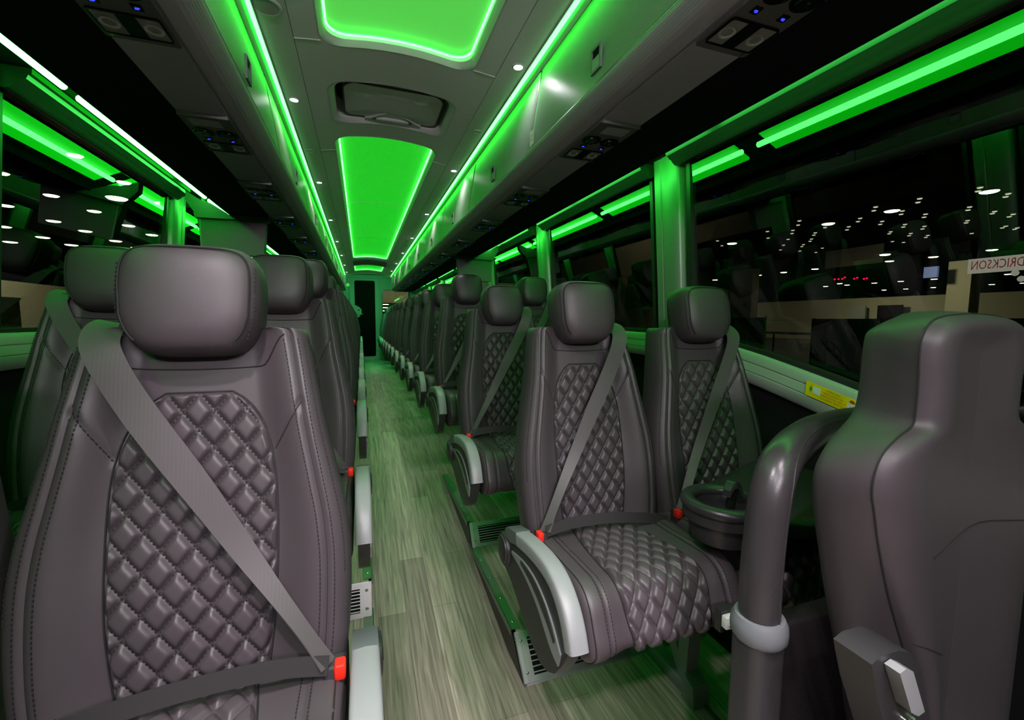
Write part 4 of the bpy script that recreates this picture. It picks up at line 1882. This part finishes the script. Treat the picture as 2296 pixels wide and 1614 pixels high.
hgt = (pp[0].z - .105)
m.prism(rrect(c.x - .038, c.x + .038, c.y - .034, c.y + .034, .022, 4), 'z', -hgt, c.z - .01)
m.build('column', M['darkplastic'], t)

m = MB()
px = pp[0].x
m.box(px + .052, 1.20, .545, .590, .105, .90, .01)
tag(m.build('modesty_panel', M['carpet']), 'black carpeted modesty panel beside the padded post', 'panel')

# tray with cup holder
TZ = .985
cc = at(1622, 1128, 'z', TZ)
t = thing('side_tray', 'black tray with a cup holder in front of the right window seat', 'tray', (cc.x, cc.y, TZ))
RC = .098
def hull(pts):
    pts = sorted(set(pts))
    def half(ps):
        h = []
        for p in ps:
            while len(h) > 1 and (h[-1][0] - h[-2][0]) * (p[1] - h[-2][1]) - (h[-1][1] - h[-2][1]) * (p[0] - h[-2][0]) <= 0:
                h.pop()
            h.append(p)
        return h
    a, b = half(pts), half(pts[::-1])
    return a[:-1] + b[:-1]
circ = [(RC * math.cos(a), RC * math.sin(a)) for a in np.linspace(0, 2 * math.pi, 48, endpoint=False)]
far = at(1700, 1026, 'z', TZ) - Vector((cc.x, cc.y, TZ))
fx = 1.195 - cc.x
hullp = hull([(round(x, 4), round(y, 4)) for x, y in circ] + [(fx, far.y * fx / far.x * .95), (fx, -.24), (.10, -.16)])
hole = [(.070 * math.cos(a), .070 * math.sin(a)) for a in np.linspace(0, 2 * math.pi, 64, endpoint=False)]
ho = boundary(hullp, 64)
def ang(p):
    return math.atan2(p[1], p[0]) % (2 * math.pi)
def ray_hull(a):
    d = (math.cos(a), math.sin(a))
    best = 0
    for p, q in zip(hullp, hullp[1:] + hullp[:1]):
        ex, ey = q[0] - p[0], q[1] - p[1]
        det = d[0] * -ey + d[1] * ex
        if abs(det) < 1e-9:
            continue
        s_ = (p[0] * -ey + p[1] * ex) / det
        u_ = (d[0] * p[1] - d[1] * p[0]) / det
        if s_ > 0 and -1e-6 <= u_ <= 1 + 1e-6:
            best = max(best, s_)
    return (d[0] * best, d[1] * best)
angs = np.linspace(0, 2 * math.pi, 64, endpoint=False)
outer = [ray_hull(a) for a in angs]
rows = []
def ringat(w, z):
    return [(h[0] + (o[0] - h[0]) * w, h[1] + (o[1] - h[1]) * w, z) for h, o in zip(hole, outer)]
for w, z in ((1.0, -.034), (1.02, -.014), (.985, -.003), (.93, .0), (.6, .0), (.30, .0), (.12, .003), (.03, .0), (0, -.006)):
    rows.append(ringat(w, z))
for r, z in ((.068, -.020), (.066, -.050), (.060, -.056), (.0, -.056)):
    rows.append([(r * math.cos(a), r * math.sin(a), z) for a in angs])
m = MB()
m.grid(rows, True, flip=True)
m.grid([[(p[0], p[1], p[2]) for p in rows[0]], [(p[0] * .8, p[1] * .8, p[2]) for p in rows[0]]], True)
tr = m.build('tray_top', M['tray'], t)
m = MB()
m.lathe((0, 0, 0), [(.086, -.030), (.084, -.052), (.074, -.088), (.055, -.098), (0, -.099)], 40)
m.build('cup_well', M['darkplastic'], t)
m = MB()
m.lathe((0, 0, .002), [(.0865 + .0185 * math.cos(a), .0165 * math.sin(a)) for a in np.linspace(-2.6, 3.6, 20)], 56)
m.build('cup_ring', M['tray'], t)
m = MB()
rows = []
a0 = math.radians(18)
for k in range(9):
    u = k / 8
    x = .074 - .062 * u
    z = -.030 + .066 * math.sin(u * 2.4)
    w = .022 * (1 - .5 * u)
    rows.append([Vector((x, -w, z)), Vector((x, w, z)), Vector((x + .010 * (1 - u) + .004, w * .8, z + .016)), Vector((x + .010 * (1 - u) + .004, -w * .8, z + .016))])
R_ = Matrix.Rotation(a0, 4, 'Z')
rows = [[R_ @ p for p in r] for r in rows]
m.grid(rows, True)
m.add(rows[-1], [(0, 1, 2, 3)])
m.build('cup_clip', M['tray'], t)

# outlet below the front window seat
t = thing('power_outlet', 'small pale power outlet below the right front seat cushion', 'outlet', at(1642, 1394, 'y', .70))
m = MB()
m.box(-.020, .020, -.004, .012, -.014, .014, .003)
m.build('plate', M['white'], t)
m = MB()
for x, z, w, h in ((-.012, .005, .004, .002), (-.012, -.007, .004, .002), (.004, .005, .008, .003), (.004, -.008, .008, .003), (-.003, -.001, .003, .003)):
    m.box(x, x + w, -.0055, -.004, z, z + h)
m.build('sockets', M['darkink'], t)
m = MB()
m.box(-.02, .05, .012, .03, -.03, .02)
m.build('mounting_block', M['darkplastic'], t)

# ------------------------------------------------------------------ driver seat in the right foreground
YF, YB = .42, .497
front_px = [(2063, 1680), (2048, 1540), (2033, 1476), (1995, 1342), (1972, 1228), (1962, 1150), (1957, 1110), (1962, 1066), (1980, 1020), (2013, 983), (2047, 955), (2056, 912), (2061, 850), (2063, 800), (2069, 757), (2090, 721), (2120, 708)]
back_px = [(1935, 1680), (1915, 1560), (1893, 1476), (1868, 1360), (1852, 1262), (1838, 1160), (1835, 1100), (1842, 1052), (1868, 1008), (1905, 972), (1940, 935), (1956, 885), (1966, 800), (1970, 768), (1978, 740), (2000, 722), (2060, 706)]
XC = at(2180, 760, 'y', YF).x
left_f = [at(u, v, 'y', YF) for u, v in front_px]
left_b = [at(u, v, 'y', YB) for u, v in back_px]
left_b = [Vector((min(b.x, XC - .02), YB, b.z)) for b in left_b]
def both(L, extra=()):
    right, wid = [], 0
    for p in reversed(L):
        w_ = XC - p.x
        wid = max(wid, w_) if p.z < 1.2 else w_
        right.append(Vector((XC + max(w_, wid * 1.04 if p.z < 1.15 else 0), p.y, p.z)))
    return L + right
lf = smooth_path(left_f, 5)
lb = smooth_path(left_b, 5)
top_f = [Vector((XC - (XC - lf[-1].x) * (1 - k / 5), YF, lf[-1].z + .004 * math.sin(k / 5 * math.pi / 2))) for k in range(1, 5)]
top_b = [Vector((XC - (XC - lb[-1].x) * (1 - k / 5), YB, lb[-1].z + .006 * math.sin(k / 5 * math.pi / 2))) for k in range(1, 5)]
F_, B_ = both(lf + top_f), both(lb + top_b)
org = Vector((XC, .46, .105))
t = thing('driver_seat', 'smooth black leather driver seat in the right foreground, headrest built in', 'seat', org)
zs = [p.z for p in F_]
def mid(p):
    """Point on the seat's spine level with p."""
    return Vector((XC, p.y, min(max(p.z, min(zs)), max(zs) - .06)))
rows = []
rows.append([Vector((mid(p).x + (p.x - XC) * .80, YB + .035, mid(p).z + (p.z - mid(p).z) * .8)) for p in B_])
rows.append([p + Vector((0, .018, 0)) - (p - mid(p)) * .05 for p in B_])
rows.append(B_)
for w, bulge in ((.35, .008), (.7, .008), (.9, .003), (.975, -.001)):
    rows.append([b.lerp(f, w) + (f - mid(f)).normalized() * bulge * .35 for b, f in zip(B_, F_)])
rows.append([p + Vector((0, .003, 0)) for p in F_])
for w, yy in ((.975, -.004), (.93, -.012), (.85, -.020), (.72, -.024), (.55, -.021), (.35, -.016), (.15, -.014), (0.0, -.013)):
    rows.append([mid(p) + (p - mid(p)) * w + Vector((0, yy, 0)) for p in F_])
rows = [[p - org for p in r] for r in rows]
m = MB()
m.grid(rows, False, flip=True)
m_back = m
bk = m.build('backrest', M['leather'], t, sharp=70)
m = MB()
m.tube([p - org + Vector((0, .001, 0)) for p in F_], .0017, 6)
m.build('seam_cord', M['seam'], bk)
from mathutils.bvhtree import BVHTree
BV = BVHTree.FromPolygons([Vector(v) for v in m_back.v], m_back.f)


def onface(u, v, dy=0):
    d = (FW + RT * ((u - 1148) / FOCAL) - UP * ((v - 807) / FOCAL)).normalized()
    hit = BV.ray_cast(CAM - org, d)[0]
    return hit if hit is not None else at(u, v, 'y', YF - .015) - org


def onface_path(pts, n=8):
    out = []
    for (u0, v0), (u1, v1) in zip(pts, pts[1:]):
        out += [onface(u0 + (u1 - u0) * k / n, v0 + (v1 - v0) * k / n) for k in range(n)]
    return out + [onface(*pts[-1])]


m = MB()
m.tube(onface_path([(2093, 1253), (2112, 1236), (2132, 1215), (2152, 1196), (2173, 1181), (2195, 1171), (2220, 1167), (2290, 1166), (2360, 1172)]), .0013, 6)
m.tube(onface_path([(2048, 1443), (2080, 1454), (2112, 1468)]), .0013, 6)
m.build('lumbar_seam', M['seam'], bk)
m = MB()
zb_ = min(p.z for p in F_)
m.box(-.24, .24, -.36 + .0, .06, zb_ - .105 - .17 - .02, zb_ - .105 - .02, .05)
m.build('seat_cushion', M['leather'], t)
m = MB()
m.box(-.19, .19, -.26, .06, .0, zb_ - .105 - .18, .02)
m.build('pedestal', M['darkplastic'], t)
# recliner housing with grey lever
hb = at(1940, 1410, 'y', .40) - org
m = MB()
pr = [at(u, v, 'y', .385) - org for u, v in ((1925, 1470), (1945, 1452), (1985, 1440), (2010, 1444), (2026, 1470), (2040, 1520), (2056, 1590), (2080, 1720), (1990, 1720), (1965, 1640), (1938, 1545))]
m.prism([(p.x, p.z) for p in pr], 'y', -.092, -.040)
hs = m.build('recliner_housing', M['darkplastic'], t)
m = MB()
pr = [at(u, v, 'y', .366) - org for u, v in ((1984, 1488), (1998, 1478), (2014, 1484), (2040, 1572), (2026, 1582), (2010, 1574))]
m.prism([(p.x, p.z) for p in pr], 'y', -.112, -.093)
m.build('lever', M['silver'], hs)
m = MB()
for u, v in ((2040, 1596), (2046, 1612), (2026, 1612)):
    p = at(u, v, 'y', .366) - org
    m.lathe((p.x, -.093, p.z), [(0, -.006), (.004, -.005), (.005, .002)], 10, 'y')
m.build('bolts', M['screw'], hs)

# ------------------------------------------------------------------ the exhibition hall outside
HZ = 8.5                                # height of the hall lamps
GZ = -1.2                               # ground outside
m = MB()
m.box(-60, 140, -60, 140, GZ - .05, GZ)
struct(m, 'hall_floor', M['hallfloor'])
m = MB()
m.box(-60, 140, -60, 140, HZ + .25, HZ + .4)
struct(m, 'hall_ceiling', M['halldark'])
m = MB()
m.box(120, 121, -60, 140, GZ, HZ + .3)
m.box(-60, 140, 130, 131, GZ, HZ + .3)
m.box(-50, -49, -60, 140, GZ, HZ + .3)
struct(m, 'hall_wall_far', M['halldark'])


def hall_lamp(p, r, label, group, watts=0, aim='+x'):
    t = thing('hall_lamp', label, 'hall lamp', p, group)
    m = MB()
    m.lathe((0, 0, 0), [(0, .0), (r * .8, .0), (r, .05)], 14)
    m.build('lens', M['halldim'] if r < .2 else M['halllamp'], t)
    m = MB()
    m.lathe((0, 0, 0), [(r * 1.01, .02), (r * .8, .18), (0.02, .22)], 14)
    m.build('housing', M['halldark'], t)
    if watts:
        ld = bpy.data.lights.new('hall', 'AREA')
        ld.energy = watts
        ld.color = (1, .92, .68) if p[1] > 0 else (1, .86, .96)
        ld.shape = 'DISK'
        ld.size = .6 if p[1] > 0 else 2.0
        ld.spread = math.radians(150)
        lo = bpy.data.objects.new('lamp', ld)
        COL.objects.link(lo)
        lo.parent = t
        lo.location = (0, 0, -.1)
        lo.rotation_euler = {'+x': (0, -math.radians(65), 0), '-x': (0, math.radians(65), 0), '+y': (math.radians(65), 0, 0)}[aim]


big = [(197, 536), (888, 396), (1346, 304), (2046, 166)]
small = [(92, 515), (124, 550), (451, 448), (456, 495), (545, 580), (567, 546), (600, 504), (628, 462), (634, 440), (672, 402), (681, 372), (684, 588), (698, 556), (710, 542), (758, 518), (768, 502), (785, 474), (795, 458), (800, 598), (846, 567), (865, 420), (1023, 436), (1036, 414), (1102, 377), (1118, 354), (1216, 299), (1229, 273), (1412, 325), (1421, 301), (1262, 397), (1276, 376), (1327, 464), (1338, 450), (1350, 520), (1428, 416), (1440, 398), (1430, 526), (1470, 478), (1482, 462), (1533, 240), (1546, 213), (1577, 346), (1588, 324), (1566, 430), (1580, 411), (1590, 490), (1605, 476), (1965, 160), (1980, 134), (2163, 200), (2183, 178), (1893, 295), (1905, 273), (1880, 386), (1890, 370), (1920, 462), (2085, 305), (2068, 320), (2190, 342), (2218, 325), (2140, 422), (2165, 410), (2228, 432), (2248, 422)]
farl = [(75, 796), (388, 762), (568, 742), (793, 718), (1024, 692), (1328, 662), (1643, 632), (1024, 832), (870, 842), (1220, 818), (1410, 806), (1290, 868), (1446, 860), (1650, 790), (1643, 850), (2065, 582), (2183, 755), (2065, 828), (2290, 818)]
for lst, r, lab, grp in ((big, .40, 'large bright hall lamp seen through a right window', 'large hall lamps outside on the right'),
                         (small, .13, 'small hall lamp, one of many dots seen through a right window', 'small hall lamps outside on the right'),
                         (farl, .42, 'low distant hall lamp seen through a right window', 'distant hall lamps outside on the right')):
    for u, v in lst:
        p = at(1580 + u / 3.207, 380 + v / 3.207, 'z', HZ)
        hall_lamp(p, r, lab, grp, 0)
left = [(840, 155), (1385, 455), (575, 600), (1055, 775), (65, 712), (600, 885), (1440, 935), (955, 996), (40, 946), (480, 1065), (115, 1117), (1295, 1105), (800, 1150), (1530, 1183), (1800, 685), (1700, 1038), (5, 350)]
for u, v in left:
    p = at(u / 4.991, 320 + v / 4.991, 'z', HZ)
    hall_lamp(p, .10 + .0065 * (Vector(p) - CAM).length, 'warm white hall lamp seen through a left window', 'hall lamps outside on the left', 0)
for u, v in ((864, 683), (862, 690), (860, 697)):
    p = at(u, v, 'y', 60)
    hall_lamp(p, .45, 'distant hall lamp seen through the rear window', 'hall lamps behind the bus', 0)


def slab_px(name, label, cat, ul, ur, vt, vb, ax, val, mat, th=.3, group=None):
    """An upright slab at ax = val whose face fills the given part of the picture."""
    a, b = at(ul, vt, ax, val), at(ur, vb, ax, val)
    m = MB()
    if ax == 'x':
        c = Vector((val, (a.y + b.y) / 2, min(a.z, b.z)))
        hw = abs(a.y - b.y) / 2
        m.box(0 if val > 0 else -th, th if val > 0 else 0, -hw, hw, 0, abs(at((ul + ur) / 2, vt, ax, val).z - at((ul + ur) / 2, vb, ax, val).z))
    else:
        c = Vector(((a.x + b.x) / 2, val, min(a.z, b.z)))
        hw = abs(a.x - b.x) / 2
        m.box(-hw, hw, 0, th, 0, abs(a.z - b.z))
    o = m.build(name, mat, None, c)
    return tag(o, label, cat, group)


# right side
m = MB()
m.box(70, 71, -30, 125, GZ, 5.2)
m.box(69.9, 70, -30, 125, 1.9, 2.1)
struct(m, 'hall_wall_right', M['hallwall'])
slab_px('hall_pillar', 'beige hall pillar right of the blue screen outside', 'pillar', 2128, 2168, 585, 720, 'x', 40, M['hallwall'], 1.2)
slab_px('hall_pillar', 'dim beige hall pillar seen behind the second right pane', 'pillar', 1366, 1386, 545, 720, 'x', 40, M['hallwall'], 1.2)
slab_px('hall_pillar', 'broad dim beige hall pillar left of the hanging screen', 'pillar', 1640, 1682, 600, 720, 'x', 50, M['hallwall'], 1.2)
slab_px('hall_door', 'pale roller door between beige walls, left of the drape pole', 'door', 1904, 1938, 686, 720, 'x', 68.5, M['banner'], .3)
slab_px('hall_door', 'dark roller door right of the pale one outside', 'door', 1968, 2020, 684, 720, 'x', 68.5, M['halldark'], .3)
slab_px('hanging_banner', 'grey hanging banner above the red lamps outside', 'banner', 1855, 1978, 520, 588, 'x', 45, M['banner'], .1)
slab_px('hanging_screen', 'dark hanging screen outside the right window, left of the lamp rows', 'screen', 1634, 1684, 535, 595, 'x', 35, M['gasket'], .3)
slab_px('video_screen', 'small blue lit screen left of the beige pillar', 'screen', 2072, 2100, 597, 621, 'x', 38, M['bluescreen'], .2)
for i, (u, v) in enumerate(((935, 790), (962, 788), (990, 786), (1008, 776), (1075, 785), (1097, 778), (1145, 786), (1166, 782))):
    p = at(1580 + u / 3.207, 380 + v / 3.207, 'x', 44)
    m = MB()
    m.lathe((0, 0, 0), [(0, -.07), (.06, -.05), (.085, 0), (.06, .05), (0, .07)], 10)
    tag(m.build('red_lamp', M['redlamp'], None, p), 'small red lamp in the row below the grey banner outside', 'lamp', 'row of red lamps outside')
for u, v in ((1885, 668), (1845, 1)):
    pass
for u, v, r in ((2276, 612, .10), (2290, 625, .10)):
    p = at(u, v, 'x', 20)
    m = MB()
    m.lathe((0, 0, 0), [(0, -r), (r * .7, -r * .7), (r, 0), (r * .7, r * .7), (0, r)], 16)
    tag(m.build('globe_lamp', M['signwhite'], None, p), 'pale globe lamp below the red lettered sign', 'lamp', 'two globe lamps below the sign')

# window reflection of a lit sign, built as a mirrored board outside
SX = 30
a, b = at(2172, 577, 'x', SX), at(2360, 612, 'x', SX)
c_ = Vector((SX, (a.y + b.y) / 2, (at(2230, 576, 'x', SX).z + at(2230, 609, 'x', SX).z) / 2))
hw, hh = abs(a.y - b.y) / 2, abs(at(2230, 576, 'x', SX).z - at(2230, 609, 'x', SX).z) / 2
t = thing('reflected_sign', 'reflection of a white lit sign with mirrored red lettering, built outside the front right window', 'sign', c_)
m = MB()
m.box(0, .25, -hw, hw, -hh, hh)
m.build('sign_box', M['signwhite'], t)
tm = textmb('HENDRICKSON', hh * 1.75, lambda x, y: (-.02, x, y))
xs_ = [p[1] for p in tm.v]
k_ = 2 * hw * .90 / (max(xs_) - min(xs_))
tm.v = [(p[0], p[1] * k_ , p[2]) for p in tm.v]
tm.build('lettering', M['signred'], t)

# drapes with white poles
def drape(name, label, u0, u1, vt, x, zb):
    a, b = at(u0, vt, 'x', x), at(u1, vt, 'x', x)
    zt = at((u0 + u1) / 2, vt, 'x', x).z
    n = 40
    m = MB()
    y0, y1 = min(a.y, b.y), max(a.y, b.y)
    m.grid([[(.06 * math.sin(k * 1.7), (y1 - y0) * (k / n - .5), z) for k in range(n + 1)] for z in (0, zt - zb)])
    m.grid([[(.06 * math.sin(k * 1.7) + .03, (y1 - y0) * (k / n - .5), z) for k in range(n + 1)] for z in (0, zt - zb)], flip=True)
    tag(m.build(name, M['drape'], None, (x, (y0 + y1) / 2, zb)), label, 'drape', 'black drapes outside')


drape('partition_drape', 'black partition drape outside behind the right front window seat', 1540, 1716, 712, 6.5, GZ)
drape('partition_drape', 'long black partition drape outside behind the driver seat', 1827, 2420, 714, 5.5, GZ)
for u, x, vt, lab in ((1718, 6.5, 708, 'slim white pole at the end of the drape behind the window seat headrest'), (1826, 5.5, 713, 'slim white pole at the start of the drape behind the driver seat')):
    p = at(u, vt, 'x', x)
    m = MB()
    m.cyl((0, 0, 0), (0, 0, p.z - GZ), .012, n=10)
    m.box(-.15, .15, -.15, .15, 0, .01)
    tag(m.build('drape_pole', M['lip'], None, (x, p.y, GZ)), lab, 'pole')
p = at(1775, 745, 'x', 9)
t = thing('folding_table', 'table with a plant and a box outside between the two drapes', 'table', (9, p.y, GZ))
m = MB()
m.box(-.35, .35, -.8, .8, p.z - GZ - .04, p.z - GZ)
m.build('table_top', M['lip'], t)
for sx in (-.3, .3):
    for sy in (-.7, .7):
        m = MB()
        m.cyl((sx, sy, 0), (sx, sy, p.z - GZ - .04), .02, n=8)
        m.build('leg', M['gasket'], t)

# left side: beige partition and a pale trailer edge
m = MB()
m.box(-12.3, -12, -2, 30, GZ, 2.75)
struct(m, 'hall_wall_left', M['hallwall'])
a = at(20, 690, 'x', -8)
m = MB()
m.box(-.3, 0, -6, 6, 0, a.z + .25 - GZ)
m.box(-.05, .03, -6, 6, a.z + .19 - GZ, a.z + .25 - GZ)
tag(m.build('low_partition', M['hallwall'], None, (-8, 8, GZ)), 'low beige partition with a pale top edge outside the left windows', 'partition')
# behind the bus
m = MB()
m.box(-6, 12, 24, 24.3, 2.35, 3.6)
struct(m, 'hall_wall_back', M['hallwall'])

# flood lamps added to brighten the walls and pillars outside
for p, w, lab in (((58, 8, 6.5), 600, 'added flood lamp before the far right wall, near end'), ((58, 40, 6.5), 600, 'added flood lamp before the far right wall, middle'), ((58, 75, 6.5), 600, 'added flood lamp before the far right wall, far end'),
                  ((33, 20, 6), 330, 'added flood lamp before the beige pillars'), ((-8, 19, 5.5), 200, 'added flood lamp before the left partition'), ((2, 19, 6.0), 150, 'added flood lamp behind the bus')):
    hall_lamp(p, .3 if p[1] > 0 else 1.0, lab, None, w, '-x' if p[0] < -5 else '+y' if p[0] < 5 else '+x')
